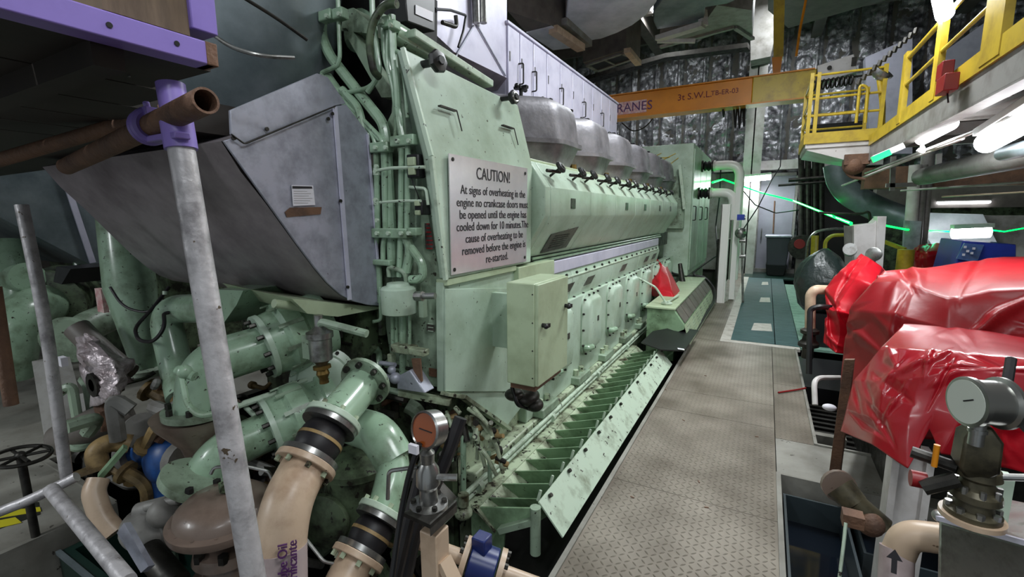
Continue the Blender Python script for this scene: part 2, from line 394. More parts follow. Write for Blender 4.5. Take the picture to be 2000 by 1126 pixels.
def foilwall(x0, x1, z0, z1, y, name):
    m = MB()
    def f(u, v):
        x = x0+(x1-x0)*u; z = z0+(z1-z0)*v
        h = noise.noise(V((x*3.1, z*3.1, 0.3)))*0.04 + noise.noise(V((x*9, z*9, 4)))*0.03 + abs(noise.noise(V((x*15, z*15, 9))))*0.03
        fx = (x/0.68) % 1; fx2 = ((x+.16)/0.68) % 1
        k = max(0, 1-abs(fx-.5)/.07); r = max(0, 1-abs(fx2-.5)/.05)
        kz = max(0, 1-abs(((z+.2)/2.1) % 1-.5)/.02)
        return (x, y + 0.09*k + .04*kz - .07*r - h*1.2, z)
    m.grid(f, 420, 180)
    return S(m, name, m_foil, sharp=3.2, fixn=False)
foilwall(-9, 6.4, 0, 6.7, 15.0, 'wall_back')
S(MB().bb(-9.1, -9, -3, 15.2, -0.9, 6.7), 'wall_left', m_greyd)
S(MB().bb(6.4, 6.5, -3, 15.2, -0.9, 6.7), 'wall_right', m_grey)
m = MB().bb(-9, 6.4, -3, 15.2, 6.65, 6.8)
for i in range(9): m.bb(-9, 6.4, -1.5+i*1.9, -1.38+i*1.9, 6.25, 6.66)
for x in (-6, -3, 0.8, 3.6): m.bb(x-0.12, x+0.12, -3, 15, 6.1, 6.66)
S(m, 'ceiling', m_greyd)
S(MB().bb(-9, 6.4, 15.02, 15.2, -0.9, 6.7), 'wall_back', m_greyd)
# lower painted part of the back wall, a flush door, the ledge over it
S(MB().bb(-2.2, -0.62, 14.72, 14.86, 0, 2.75), 'trim_4', m_grey)
S(MB().bb(-1.4, 2.4, 14.5, 14.86, 2.78, 3.02), 'trim_5', m_white)
dr = S(MB().bb(-0.20, 0.62, 14.70, 14.80, 0.08, 2.62), 'door_1', m_door, bevel=0.01)
MB().bb(-0.26, -0.20, 14.66, 14.82, 0.0, 2.7).bb(0.62, 0.68, 14.66, 14.82, 0.0, 2.7).bb(-0.26, 0.68, 14.66, 14.82, 2.62, 2.7).build('door_frame', m_grey, dr)
MB().tube([(-0.1, 14.7, 1.2), (-0.1, 14.62, 1.2), (-0.1, 14.62, 0.95), (-0.1, 14.7, 0.95)], 0.012).build('door_handle', m_steel, dr)
S(MB().bb(-0.6, 2.6, 14.6, 14.9, -0.02, 0.1), 'baseboard_back', m_grey)
m = MB().bb(0.75, 2.3, 14.82, 14.9, 0.1, 3.9)
S(m, 'trim_6', m_dark)  # dark slab in place of the recess behind the wall pipes
S(MB().prism([P(1690, 118, Y=14.6), P(1775, 78, Y=14.6), P(1780, 300, Y=14.6), P(1700, 300, Y=14.6)], (0, 0.15, 0)), 'trim_7', m_clad)

# white H column at the back wall and its yellow collar
def hcol(name, label, x, y, z0, z1, w, mat, group=None, cat='column'):
    m = MB().bb(x-w/2, x+w/2, y-w/2, y-w/2+0.03, z0, z1).bb(x-w/2, x+w/2, y+w/2-0.03, y+w/2, z0, z1).bb(x-0.015, x+0.015, y-w/2, y+w/2, z0, z1)
    return m.build(name, mat, label=label, cat=cat)
hcol('steel_column', 'tall off-white steel column against the foil-clad back wall', -0.44, 14.25, 0, 6.6, 0.42, m_white)
MB().cyl((-0.62, 14.0, 5.35), (-0.2, 14.0, 5.42), 0.05).build('pipe_clamp', m_black, label='black band around the tall column near the ceiling', cat='clamp')

# green streak of light, modelled as thin glowing tubes
pts = [P(1392, 356, Y=9.4), P(1412, 350, Y=13.8), P(1480, 374, Y=13.6), P(1550, 392, Y=12.6), P(1600, 412, Y=10.8), P(1662, 436, Y=7.2)]
MB().tube(pts, 0.02, n=8, fil=0.01).build('light_streak', m_glow, label='bright green streak of light, built as a glowing tube, from the green end cabinet down to the white steel cabinet', cat='light')
pts = [P(1728, 440, Y=7.8), P(1770, 448, Y=8.6), P(1800, 450, Y=9.4), P(1855, 452, Y=10)]
MB().tube(pts, 0.013, n=8, fil=0.01).build('light_streak', m_glow, label='thin green streak of light, built as a glowing tube, between the pale pipe column and the low fluorescent lamp', cat='light')
pts = [P(1936, 449, Y=9.8), P(1962, 452, Y=9.8), P(2030, 440, Y=9.8)]
MB().tube(pts, 0.010, n=8, fil=0.01).build('light_streak', m_glow, label='thin green streak of light, built as a glowing tube, at the right edge beyond the blue machine', cat='light')

# ================================================================ main engine
ENG = T('diesel_engine', 'long pale green marine diesel engine beside the walkway with grey cylinder head covers', 'engine', (-2.3, 5.3, -0.6))
XF = -1.40
MB().bb(-3.2, -1.62, 2.05, 8.72, 0.2, 1.9).build('engine_block', m_greend, ENG)
MB().bb(-3.1, -1.50, 2.05, 8.75, -0.6, 0.22).build('foundation', m_base, ENG)
MB().bb(-1.52, -1.44, 2.83, 8.72, 0.10, 0.88).build('crankcase_wall', m_green, ENG, bevel=0.01)
# end cover that carries the sign
A = P(790, 95, X=-1.52); B = P(1012, 205, X=-1.51); C_ = V((XF, 2.83, 1.93)); Dd = V((XF, 2.83, 1.285)); E_ = V((XF, 1.87, 1.285)); F_ = V((XF, 1.85, 1.93))
F_ = P(845, 305, X=XF)
o = MB().prism([A, B, C_, Dd, E_, F_], (-0.05, 0, 0)).build('end_cover', m_green, ENG, bevel=0.008)
m = MB()
for (px, py) in ((873, 233), (990, 265)):
    c = P(px, py, X=-1.455); c2 = c + V((0.03, 0, 0))
    m.beam(c + V((0.012, -0.075, 0.05)), c + V((0.012, 0.06, 0.05)), 0.02, 0.008)
    m.beam(c + V((0.02, 0.06, 0.05)), c + V((0.042, 0.07, -0.05)), 0.006, 0.006)
m.build('louvre_slot', m_dsteel, ENG)
# lower plate under the sign
m = MB().prism([P(866, 552, X=-1.42), P(868, 766, X=-1.42), P(905, 772, X=-1.42), P(990, 832, X=-1.42), (-1.42, 2.83, 0.30), (-1.42, 2.83, 1.27)], (-0.05, 0, 0))
m.build('lower_end_plate', m_green, ENG, bevel=0.004)
m = MB().beam(P(868, 768, X=-1.41), P(905, 774, X=-1.41), 0.05, 0.02).beam(P(900, 772, X=-1.41), P(992, 836, X=-1.41), 0.06, 0.02)
m.build('plate_edge_flange', m_base, ENG)
# plate facing the camera behind the pipe bundle
a = 1.88
m = MB().prism([P(787, 98, Y=a), P(843, 305, Y=a), (-1.42, a, 1.28), (-1.42, a, 0.70), P(770, 742, Y=a), P(748, 600, Y=a), P(732, 290, Y=a), P(765, 220, Y=a), P(772, 110, Y=a)], (0, 0.03, 0))
m.build('end_bulkhead', m_green2, ENG)
MB().beam((-1.42, 1.865, 1.28), (-1.42, 1.865, 0.7), 0.03, 0.02).beam(F_+V((0,-.01,0)), A+V((0,-.01,0)), 0.02, 0.02).beam(F_+V((0,-.01,0)), E_+V((0,-.01,0)), 0.02, 0.02).build('corner_trim', m_lip, ENG)
# small ribbed seam under the sign
MB().bb(-1.47, -1.385, 2.62, 3.2, 1.16, 1.27).bb(-1.47, -1.40, 1.87, 2.62, 1.25, 1.283).build('cover_bracket', m_box, ENG, bevel=0.004)
# camshaft cover
prof = lambda dx=0.0: [(-1.42-dx, 1.965), (-1.30-dx, 1.79), (-1.30-dx, 1.60), (-1.49-dx, 1.305), (-1.62-dx, 1.305), (-1.62-dx, 1.965)]
m = MB()
Y0, Y1 = 2.84, 8.05
ys = [2.84, 2.93, 3.76, 4.52, 5.28, 6.02, 6.78, 7.5, 8.05]
for i in range(len(ys)-1):
    dx = 0
    y0, y1 = ys[i]+0.003, ys[i+1]-0.003
    m.prism([(x, y0, z) for x, z in prof(dx)], (0, y1-y0, 0))
m.build('camshaft_cover', m_green, ENG, bevel=0.006)
MB().prism([(x-0.012, Y0+.02, z) for x, z in prof()], (0, Y1-Y0-.03, 0)).build('cover_seal', m_dsteel, ENG)
m = MB().bb(-1.62, -1.43, 2.84, 8.1, 1.93, 1.985)
m.build('top_ledge', m_box, ENG, bevel=0.005)
# small grey labels on the covers
m = MB()
for px in (1119, 1224, 1260, 1289, 1310):
    c = P(px, 402, X=-1.3); m.box((-1.297, c.y, 1.69), (0.004, 0.09 if px < 1150 else 0.1, 0.075))
m.build('cover_label', m_nplate, ENG)
c0 = P(1062, 400, X=-1.32)
m = MB().box((-1.345, 2.885, 1.68), (0.01, 0.045, 0.2)); m.build('notice_strip', m_pink, ENG)
# large nameplate on the lower slope: from knee plane
n0 = V((-1.30, 0, 1.60)); n1 = V((-1.49, 0, 1.305))
def slope(y, t, off=0.004):
    p = n0.lerp(n1, t); nn = V((0.295, 0, -0.19)).normalized(); return V((p.x, y, p.z)) + V((nn.x, 0, nn.z))*off
m = MB().prism([slope(3.13, 0.45), slope(3.62, 0.30), slope(3.62, 0.88), slope(3.13, 0.93)], (0.002, 0, -0.002))
m.build('nameplate', m_nplate, ENG)
m = MB()
for i in range(6):
    t = 0.5+i*0.06; m.prism([slope(3.22, t, .008), slope(3.5, t-0.03, .008), slope(3.5, t-.01, .008), slope(3.22, t+.02, .008)], (0.001, 0, 0))
m.build('engraved_lines', m_dsteel, ENG)
# clamp handles along the knob rail
kx = [1095, 1145, 1172, 1208, 1228, 1249, 1264, 1281, 1292, 1304, 1312, 1321]
kn = V((0.175, 0, 0.12)).normalized()
hy = [P(px, 360, X=-1.34).y for px in kx]
hy = [3.05, 3.48, 3.76, 4.15, 4.46, 4.86, 5.18, 5.62, 5.98, 6.45, 6.85, 7.35]
for i, y in enumerate(hy):
    c = V((-1.36, y, 1.875))
    m = MB().cyl(c, c+kn*0.10, 0.009, n=8).cyl(c+V((0, -0.09, 0.02))+kn*0.02, c+V((0, 0.05, -0.01))+kn*0.07, 0.012, n=8)
    hb = m.build('clamp_handle', m_dsteel, ENG)
    MB().lathe(c+kn*0.085, kn, [(0.02, 0), (0.042, 0.004), (0.046, 0.018), (0.036, 0.03), (0.012, 0.034)], n=10).build('grip_knob', m_black, hb)
    MB().cyl(c+kn*0.12, c+kn*0.124, 0.016, n=10).build('knob_cap', m_steel, hb)
# fluted dark zone under the cover, silver cable channel, slanted panel
MB().bb(-1.60, -1.50, 2.9, 8.4, 1.1, 1.31).build('recess', m_dsteel, ENG)
m = MB().bb(-1.50, -1.44, 3.16, 7.35, 1.145, 1.245); m.build('cable_channel', m_clad, ENG, bevel=0.006)
m = MB()
for z, x in ((1.29, -1.475), (1.265, -1.46)): m.tube([(x, 3.0, z), (x, 7.6, z)], 0.011, n=8)
m.build('guide_pipe', m_greenp, ENG)
pr = [(-1.56, 1.14), (-1.455, 1.14), (-1.43, 1.05), (-1.47, 0.88), (-1.56, 0.86)]
m = MB()
for y0, y1 in ((3.0, 3.70), (3.71, 4.90), (4.91, 6.1), (6.11, 7.4)): m.prism([(x, y0, z) for x, z in pr], (0, y1-y0, 0))
m.build('slanted_cover', m_green, ENG, bevel=0.008)
m = MB()
for y in (3.55, 4.1, 5.3, 6.5, 7.0):
    m.prism([(-1.4305, y, 1.03), (-1.4305, y+0.2, 1.03), (-1.448, y+0.12, 0.955), (-1.448, y-0.08, 0.955)], (0.004, 0, 0))
m.build('dark_label', m_nplate, ENG)
m = MB()
for i in range(18):
    y = 3.1+i*0.24; m.cyl((-1.455, y, 1.10), (-1.43, y, 1.11), 0.012, n=8); m.cyl((-1.475, y, 0.885), (-1.45, y, 0.88), 0.010, n=8)
m.build('panel_bolt', m_dsteel, ENG)
m = MB().tube([(-1.44, 3.05, 1.085), (-1.44, 7.3, 1.085)], 0.012, n=8)
m.build('white_edge_pipe', m_lip, ENG)
# crankcase doors
def door(yc, w=0.50, h=0.58, zc=0.585):
    def rr(x, w, h, r, n=6):
        out = []
        for cx, cz, a0 in ((w/2-r, h/2-r, 0), (-w/2+r, h/2-r, 90), (-w/2+r, -h/2+r, 180), (w/2-r, -h/2+r, 270)):
            for k in range(n+1):
                a = math.radians(a0+90*k/n); out.append((x, yc+cx+r*math.cos(a), zc+cz+r*math.sin(a)))
        return out
    d = MB().rings([rr(-1.445, w, h, .12), rr(-1.425, w, h, .12), rr(-1.42, w-.05, h-.05, .11), rr(-1.385, w-.1, h-.1, .09), rr(-1.375, w-.15, h-.15, .07)]).build('crankcase_door', m_green, ENG, sharp=0.9)
    m = MB()
    for k in range(14):
        a = 2*PI*k/14+0.1; y = yc+(w/2-.012)*max(-1, min(1, 1.25*math.cos(a))); z = zc+(h/2-.012)*max(-1, min(1, 1.25*math.sin(a)))
        m.cyl((-1.425, y, z), (-1.405, y, z), 0.010, n=6)
    m.build('door_bolt', m_dsteel, d)
    MB().tube([(-1.40, yc-w/2+.02, zc-.2), (-1.37, yc-w/2+.02, zc-.2), (-1.35, yc-w/2+.09, zc-.2)], 0.028, n=10).build('relief_fitting', m_greenp, d)
    MB().box((-1.372, yc+.06, zc+.03), (0.004, .04, .05)).build('door_tag', m_nplate, d)
for i in range(7): door(3.42+0.77*i if i < 4 else 3.42+.77*i)
# feet along the foundation
m = MB()
for i in range(8):
    y = 2.95+i*0.77
    m.bb(-1.52, -1.36, y, y+0.30, 0.10, 0.17)
m.build('mounting_lug', m_green2, ENG, bevel=0.01)
m = MB()
for i in range(8):
    y = 2.95+i*0.77
    for q in (0.07, 0.2): m.cyl((-1.42, y+q, 0.17), (-1.42, y+q, 0.22), 0.026, n=6)
m.build('foundation_bolt', m_base, ENG)
m = MB().bb(-1.56, -1.40, 2.1, 8.75, -0.12, 0.10)
m.build('base_rail', m_base, ENG, bevel=0.01)
m = MB()
for i in range(16): m.cyl((-1.40, 2.3+i*0.4, 0.02), (-1.388, 2.3+i*0.4, 0.02), 0.014, n=6)
m.build('rail_bolt', m_dsteel, ENG)
# head covers
def headcover(y0, y1):
    """rounded upper hood on a tapered lower skirt, seam rib between; the near flank runs back obliquely"""
    def ring(z, xo, ins=0.0, r=0.07, n=5, fl=.44):
        base = [(xo, y1-ins), (-2.4, y1-ins), (-2.4, y0+ins), (xo-.42, y0+ins), (xo, y1-fl-ins*.2)]
        out = []
        for i, c in enumerate(base):
            c = V(c); a = V(base[i-1]); b = V(base[(i+1) % 5]); u = (a-c).normalized(); w = (b-c).normalized()
            for k in range(n+1):
                t = k/n; p = (c+u*r)*(1-t)**2 + c*2*t*(1-t) + (c+w*r)*t*t; out.append((p.x, p.y, z))
        return out
    up = MB().rings([ring(2.19, -1.47), ring(2.38, -1.495), ring(2.45, -1.51, .006), ring(2.50, -1.54, .02), ring(2.525, -1.59, .05), ring(2.532, -1.66, .09)]).build('head_cover', m_cast, ENG, sharp=0.75)
    MB().rings([ring(2.162, -1.444, -.014), ring(2.196, -1.444, -.014)]).build('seam_rib', m_cast, up)
    MB().rings([ring(1.96, -1.54, .10, .05, fl=.40), ring(2.17, -1.468, .005)]).build('lower_skirt', m_cast, up, sharp=0.75)
    for q in (0.35, 0.85):
        y = y0+(y1-y0)*q; x = -1.74
        MB().cyl((x, y, 2.5), (x, y, 2.57), 0.015, n=8).box((x, y, 2.575), (0.045, 0.12, 0.02)).box((x, y, 2.582), (0.11, 0.04, 0.02)).sphere((x, y-0.07, 2.58), 0.02, n=8, m=6).sphere((x, y+0.07, 2.58), 0.02, n=8, m=6).build('star_knob', m_black, up)
hcy = [2.06, 3.01, 3.95, 4.90, 5.86, 6.81, 7.76, 8.70]
for i in range(1, 7): headcover(hcy[i+1]-.93, hcy[i+1])
MB().bb(-2.4, -1.9, 2.9, 8.7, 1.975, 2.3).build('rocker_gallery', m_dark, ENG)
MB().bb(-2.4, -1.58, 2.86, 8.7, 1.9, 1.975).build('head_deck', m_ochre, ENG)
m = MB()
for y in hcy[1:-1]: m.cyl((-1.52, y-.04, 1.99), (-1.52, y-.04, 2.04), .03, n=8).cyl((-1.56, y+.05, 1.99), (-1.56, y+.05, 2.02), .04, n=8)
m.build('head_fitting', m_brass, ENG)
# ridge and knobs at the top of the end cover
m = MB().beam(P(800, 65, X=-1.6), P(955, 165, X=-1.58), 0.07, 0.04)
m.build('top_rail', m_lip, ENG, bevel=0.006)
for (px, py, s) in ((855, 120, 1.0), (1003, 190, 0.8)):
    c = P(px, py, X=-1.42)
    kb = MB().cyl(c+V((-.12, 0, .0)), c+V((0, 0, 0)), .018*s, n=10).lathe(c, (1, -.15, .1), [(.02*s, -.02), (.05*s, -.015), (.056*s, 0), (.05*s, .015), (.022*s, .02), (.02*s, .03)], n=7).build('hand_knob', m_black, ENG)
    if s < 1: MB().torus(c+V((.016, 0, 0)), (1, -.15, .1), .026, .006).build('chrome_ring', m_steel, kb)
MB().cyl(P(700, 60, Y=2.1), P(700, 60, Y=2.1)+V((0,.1,0)), .12).build('cooler_end', m_greenp, ENG)
a0 = P(770, 70, Y=1.95); b0 = P(832, 100, Y=2.15)
MB().cyl(P(765, 60, X=-1.66), P(830, 98, X=-1.66), .05, n=24).build('header_pipe', m_greenp, ENG)

# caution sign
SGN = T('caution_sign', 'brushed metal plate with black warning text beginning CAUTION! on the engine end cover', 'sign', (-1.39, 2.33, 1.29))
q = [(-1.388, 1.90, 1.905), (-1.388, 2.755, 1.905), (-1.388, 2.735, 1.30), (-1.388, 1.895, 1.305)]
MB().prism(q, (-0.006, 0, 0)).build('sign_plate', m_plate, SGN)
L = ['CAUTION!', 'At signs of overheating in the', 'engine no crankcase doors must', 'be opened until the engine has', 'cooled down for 10 minutes.The', 'cause of overheating to be', 'removed before the engine is', 're-started.']
zs = [1.825, 1.735, 1.67, 1.607, 1.544, 1.481, 1.418, 1.357]
for i, s in enumerate(L):
    sz = 0.092 if i == 0 else 0.066
    text(s, 'lettering', sz, (-1.3865, 2.355 if i else 2.33, zs[i]), (0, 1, 0), (0, 0, 1), m_ink, SGN, sx=0.86 if i == 0 else 0.93)
m = MB()
for y, z in ((1.93, 1.88), (2.72, 1.87), (1.92, 1.33), (2.71, 1.33)): m.cyl((-1.388, y, z), (-1.384, y, z), 0.010, n=10)
m.build('screw', m_dsteel, SGN)

# control box on the engine side
CB = T('control_box', 'pale green steel cabinet hanging below the caution sign with black knobs', 'cabinet', (-1.15, 2.3, 0.66))
MB().bb(-1.185, -1.02, 2.10, 2.52, 0.70, 1.255).build('cabinet_body', m_box, CB, bevel=0.006)
MB().bb(-1.415, -1.185, 2.32, 2.36, .82, 1.15).build('mounting_frame', m_green, CB)
MB().prism([P(870, 564, X=-1.408), P(992, 562, X=-1.408), P(992, 764, X=-1.408), P(870, 764, X=-1.408)], (-.01, 0, 0)).build('blank_panel', m_green, ENG, bevel=.002)
dd = MB().bb(-1.02, -1.0, 2.105, 2.515, 0.705, 1.25).build('cabinet_door', m_box, CB, bevel=0.004)
for y, z in ((2.155, 1.03), (2.47, 1.08)):
    MB().cyl((-1.0, y, z), (-.975, y, z), .012, n=10).box((-.97, y, z), (.014, .05, .02)).sphere((-.97, y-.018, z), .014, n=8, m=6).build('door_knob', m_black, dd)
MB().bb(-1.18, -1.03, 2.13, 2.49, 0.665, 0.70).build('cabinet_plinth', m_rust, CB)
m = MB()
for z in (0.75, .9, 1.05, 1.2): m.cyl((-1.03, 2.10, z), (-1.03, 2.097, z), .004, n=6)
m.build('rivet', m_dsteel, CB)
# valve and cloth bundle below it
MB().sphere(P(1030, 775, X=-1.2), .07, (1, 1.4, .7)).sphere(P(1045, 790, X=-1.15), .05, (1, 1.2, .8)).sphere(P(1005, 770, X=-1.25), .06, (1,1,.6)).build('rag_bundle', m_dsteel, label='dark oily rag bundle hanging under the pale green control cabinet', cat='rag')
MB().tube([P(1000, 755, X=-1.25), P(1010, 790, X=-1.2), P(1040, 800, X=-1.18)], .012).build('cable', m_black, label='black cable drooping below the control cabinet', cat='cable')

# insulated exhaust cabinet on top
EX = T('exhaust_enclosure', 'row of bright silver cladding doors standing above the grey head covers', 'enclosure', (-2.5, 5.5, 2.4))
MB().bb(-2.9, -2.13, 3.79, 7.22, 2.40, 3.26).build('enclosure_body', m_clad, EX)
MB().bb(-2.92, -2.09, 3.78, 7.24, 3.26, 3.285).build('roof_edge', m_clad, EX, bevel=.004)
ed = [992, 1012, 1045, 1067, 1094, 1118, 1138, 1160, 1174, 1190, 1207]
yy = [3.79, 4.02, 4.30, 4.62, 4.98, 5.34, 5.70, 6.06, 6.42, 6.80, 7.21]
for i in range(10):
    d = MB().bb(-2.13, -2.10, yy[i]+.008, yy[i+1]-.008, 2.41, 3.25).build('panel_door', m_clad, EX, bevel=.004)
    if i in (0, 1, 3, 5, 7, 9):
        y = yy[i+1]-.03
        MB().tube([(-2.10, y, 2.98), (-2.05, y, 2.98), (-2.05, y, 2.80), (-2.10, y, 2.80)], .007, n=6).build('door_handle', m_dsteel, d)
    MB().box((-2.098, yy[i]+.03, 3.0), (.01, .012, .08)).build('hinge', m_steel, d)

# silver transition duct next to it
TD = T('transition_duct', 'light grey sheet-metal duct tapering to a point above the engine end cover', 'duct', (-2.4, 3.2, 2.4))
b = [P(990, 0, X=-2.12), P(990, 152, X=-2.12), P(888, 112, X=-2.12), P(838, 60, X=-2.12), P(830, 0, X=-2.12)]
MB().prism([P(838, -60, X=-2.12), P(990, -60, X=-2.12), P(990, 152, X=-2.12), P(888, 102, X=-2.12), P(845, 62, X=-2.12)], (-0.7, 0.1, 0)).build('duct_body', m_clad, TD)
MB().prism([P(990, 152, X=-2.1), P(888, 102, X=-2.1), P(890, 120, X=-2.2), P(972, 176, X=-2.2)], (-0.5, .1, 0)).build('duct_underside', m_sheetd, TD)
q = P(942, 52, X=-2.12)
MB().beam(P(925, 50, X=-2.11), P(889, 112, X=-2.11), .012, .012).beam(P(930, 45, X=-2.11), P(988, 148, X=-2.11), .01, .01).build('fold_seam', m_sheet, TD)
MB().tube([P(928, -30, X=-2.08), P(930, 45, X=-2.08)], .03, n=10).tube([P(943, -30, X=-2.08), P(944, 45, X=-2.08)], .03, n=10).build('grey_lamp_tube', m_steel, label='twin grey metal cylinder hanging in front of the tapering duct', cat='fitting')
MB().tube([P(895, 92, X=-2.05), P(905, 60, X=-2.05), P(910, 30, X=-2.05), P(880, 20, X=-1.95), P(850, 18, X=-1.85)], .009).build('cable', m_black, label='black cable arching from the actuator box to the tapering duct', cat='cable')
# black actuator box
AC = T('actuator_box', 'black rectangular actuator with white label at the top of the engine', 'actuator', P(825, 60, X=-1.75))
c = P(822, 28, X=-1.75)
MB().prism([P(790, -30, X=-1.66), P(850, -6, X=-1.66), P(850, 62, X=-1.66), P(796, 42, X=-1.66)], (-.16, -.02, 0)).build('actuator_body', m_black, AC, bevel=.006)
MB().prism([P(812, 9, X=-1.655), P(846, 24, X=-1.655), P(846, 42, X=-1.655), P(812, 27, X=-1.655)], (-.003, 0, 0)).build('white_label', m_paper, AC)
MB().tube([c+V((.1, .06, -.04)), c+V((.1, .2, -.02)), c+V((.1, .19, .04))], .012).build('lever_arm', m_dsteel, AC)

# ================================================================ vaned walkway guard at the engine foot
VG = T('vaned_guard', 'row of green angled vanes with pale sloping edge plate beside the diamond plate walkway', 'guard', (-1.1, 3.6, -0.35))
ny = 21
for i in range(ny):
    y = 2.02+i*0.158
    m = MB().prism([(-1.32, y+.055, -0.015), (-0.915, y, 0.135), (-0.93, y+.05, 0.0), (-1.04, y+.085, -0.12), (-1.22, y+.12, -0.17), (-1.27, y+.09, -.10)], (0.0, 0.006, 0.002))
    m.build('vane', m_vane, VG)
m = MB().prism([(-0.925, 1.96, 0.155), (-0.925, 5.05, 0.155), (-0.79, 5.05, 0.0), (-0.79, 1.96, 0.0)], (-0.006, 0, -0.006))
m.build('edge_plate', m_lip, VG)
m = MB()
for i in range(12): 
    y = 2.05+i*0.27; m.cyl((-0.905, y, 0.14), (-0.893, y, 0.152), 0.011, n=8)
m.build('edge_bolt', m_dsteel, VG)
m = MB()
for i in range(ny): m.beam((-0.955, 2.01+i*.158, .12), (-0.945, 2.025+i*.158, .175), .012, .012)
m.build('vane_clip', m_lip, VG)
MB().prism([(-1.36, 1.98, -0.03), (-0.93, 1.95, 0.12), (-0.97, 1.95, 0.02), (-1.12, 1.95, -.05), (-1.16, 1.95, -.5), (-1.36, 1.98, -.5)], (0, .012, 0)).build('end_plate', m_vane, VG)
MB().tube([(-0.93, 1.93, .14), (-0.93, 1.93, -.12)], .028, n=14).build('support_post', m_green2, VG)
MB().beam((-0.94, 1.93, .06), (-1.14, 1.93, -.06), .045, .03).build('support_arm', m_green2, VG)
MB().bb(-1.38, -1.30, 1.95, 5.6, -.03, .0).prism([(-1.31, 1.95, 0.0), (-1.31, 5.6, 0.0), (-1.18, 5.6, -.1), (-1.18, 1.95, -.1)], (-.01, 0, -.01)).build('inner_rail', m_base, VG)
MB().bb(-1.36, -0.80, 2.0, 8.8, -.40, -.36).build('drip_tray', m_dark, VG)
m = MB()
m.tube([(-1.365, 1.55, 0.075), (-1.365, 7.4, 0.075)], .016, n=10).tube([(-1.365, 1.6, 0.035), (-1.365, 7.4, 0.035)], .013, n=10)
for y in (2.05, 3.1, 4.2, 5.3): m.tube([(-1.365, y, .05), (-1.365, y+.04, .05)], .035, n=12)
m.build('rail_pipe', m_lip, label='pair of thin pale pipes running along the engine foot', cat='pipe')
m = MB().prism([P(1252, 668, Z=.19), P(1275, 646, Z=.22), P(1318, 638, Z=.21), P(1364, 644, Z=.16), P(1336, 684, Z=.17), P(1290, 682, Z=.21)], (0, 0, -.012))
m.build('rubber_mat', m_black, label='black curved rubber mat lying over the green vanes by the walkway', cat='mat')
MB().prism([P(1323, 679, Z=.192), P(1336, 681, Z=.186), P(1337, 683.5, Z=.186), P(1324, 681.5, Z=.192)], (0, 0, .002)).build('mat_tag', m_paper, label='small white tag on the corner of the black rubber mat', cat='tag')

# far platform box with grilles
PB = T('grille_cabinet', 'low pale green cabinet with slanted grey grilles between engine and walkway', 'cabinet', (-1.0, 7.2, -0.3))
pf = [(-1.24, -.2), (-1.24, .45), (-.92, .45), (-.79, .27), (-.79, .22), (-.90, .16), (-.90, -.2)]
MB().prism([(x, 5.8, z) for x, z in pf], (0, 3.1, 0)).build('cabinet_body', m_vane, PB, bevel=.004)
MB().bb(-1.26, -.90, 5.78, 8.95, .45, .475).build('cabinet_top', m_box, PB, bevel=.004)
for i in range(9):
    y = 5.86+i*.335
    MB().prism([(-.905, y, .44), (-.905, y+.29, .44), (-.795, y+.29, .285), (-.795, y, .285)], (.008, 0, .008)).build('grille', m_greyd, PB)
MB().prism([(-.785, 5.82, .265), (-.785, 8.9, .265), (-.715, 8.9, .03), (-.715, 5.82, .03)], (-.008, 0, -.003)).build('louvred_plate', m_box, PB)
m = MB()
for i in range(7):
    for j in range(5):
        y = 5.95+i*.42; t = .15+j*.16; m.bb(-.785+.07*t-.004, -.785+.07*t+.004, y, y+.22, .265-.235*t-.004, .265-.235*t+.004)
m.build('louvre_line', m_green2, PB)
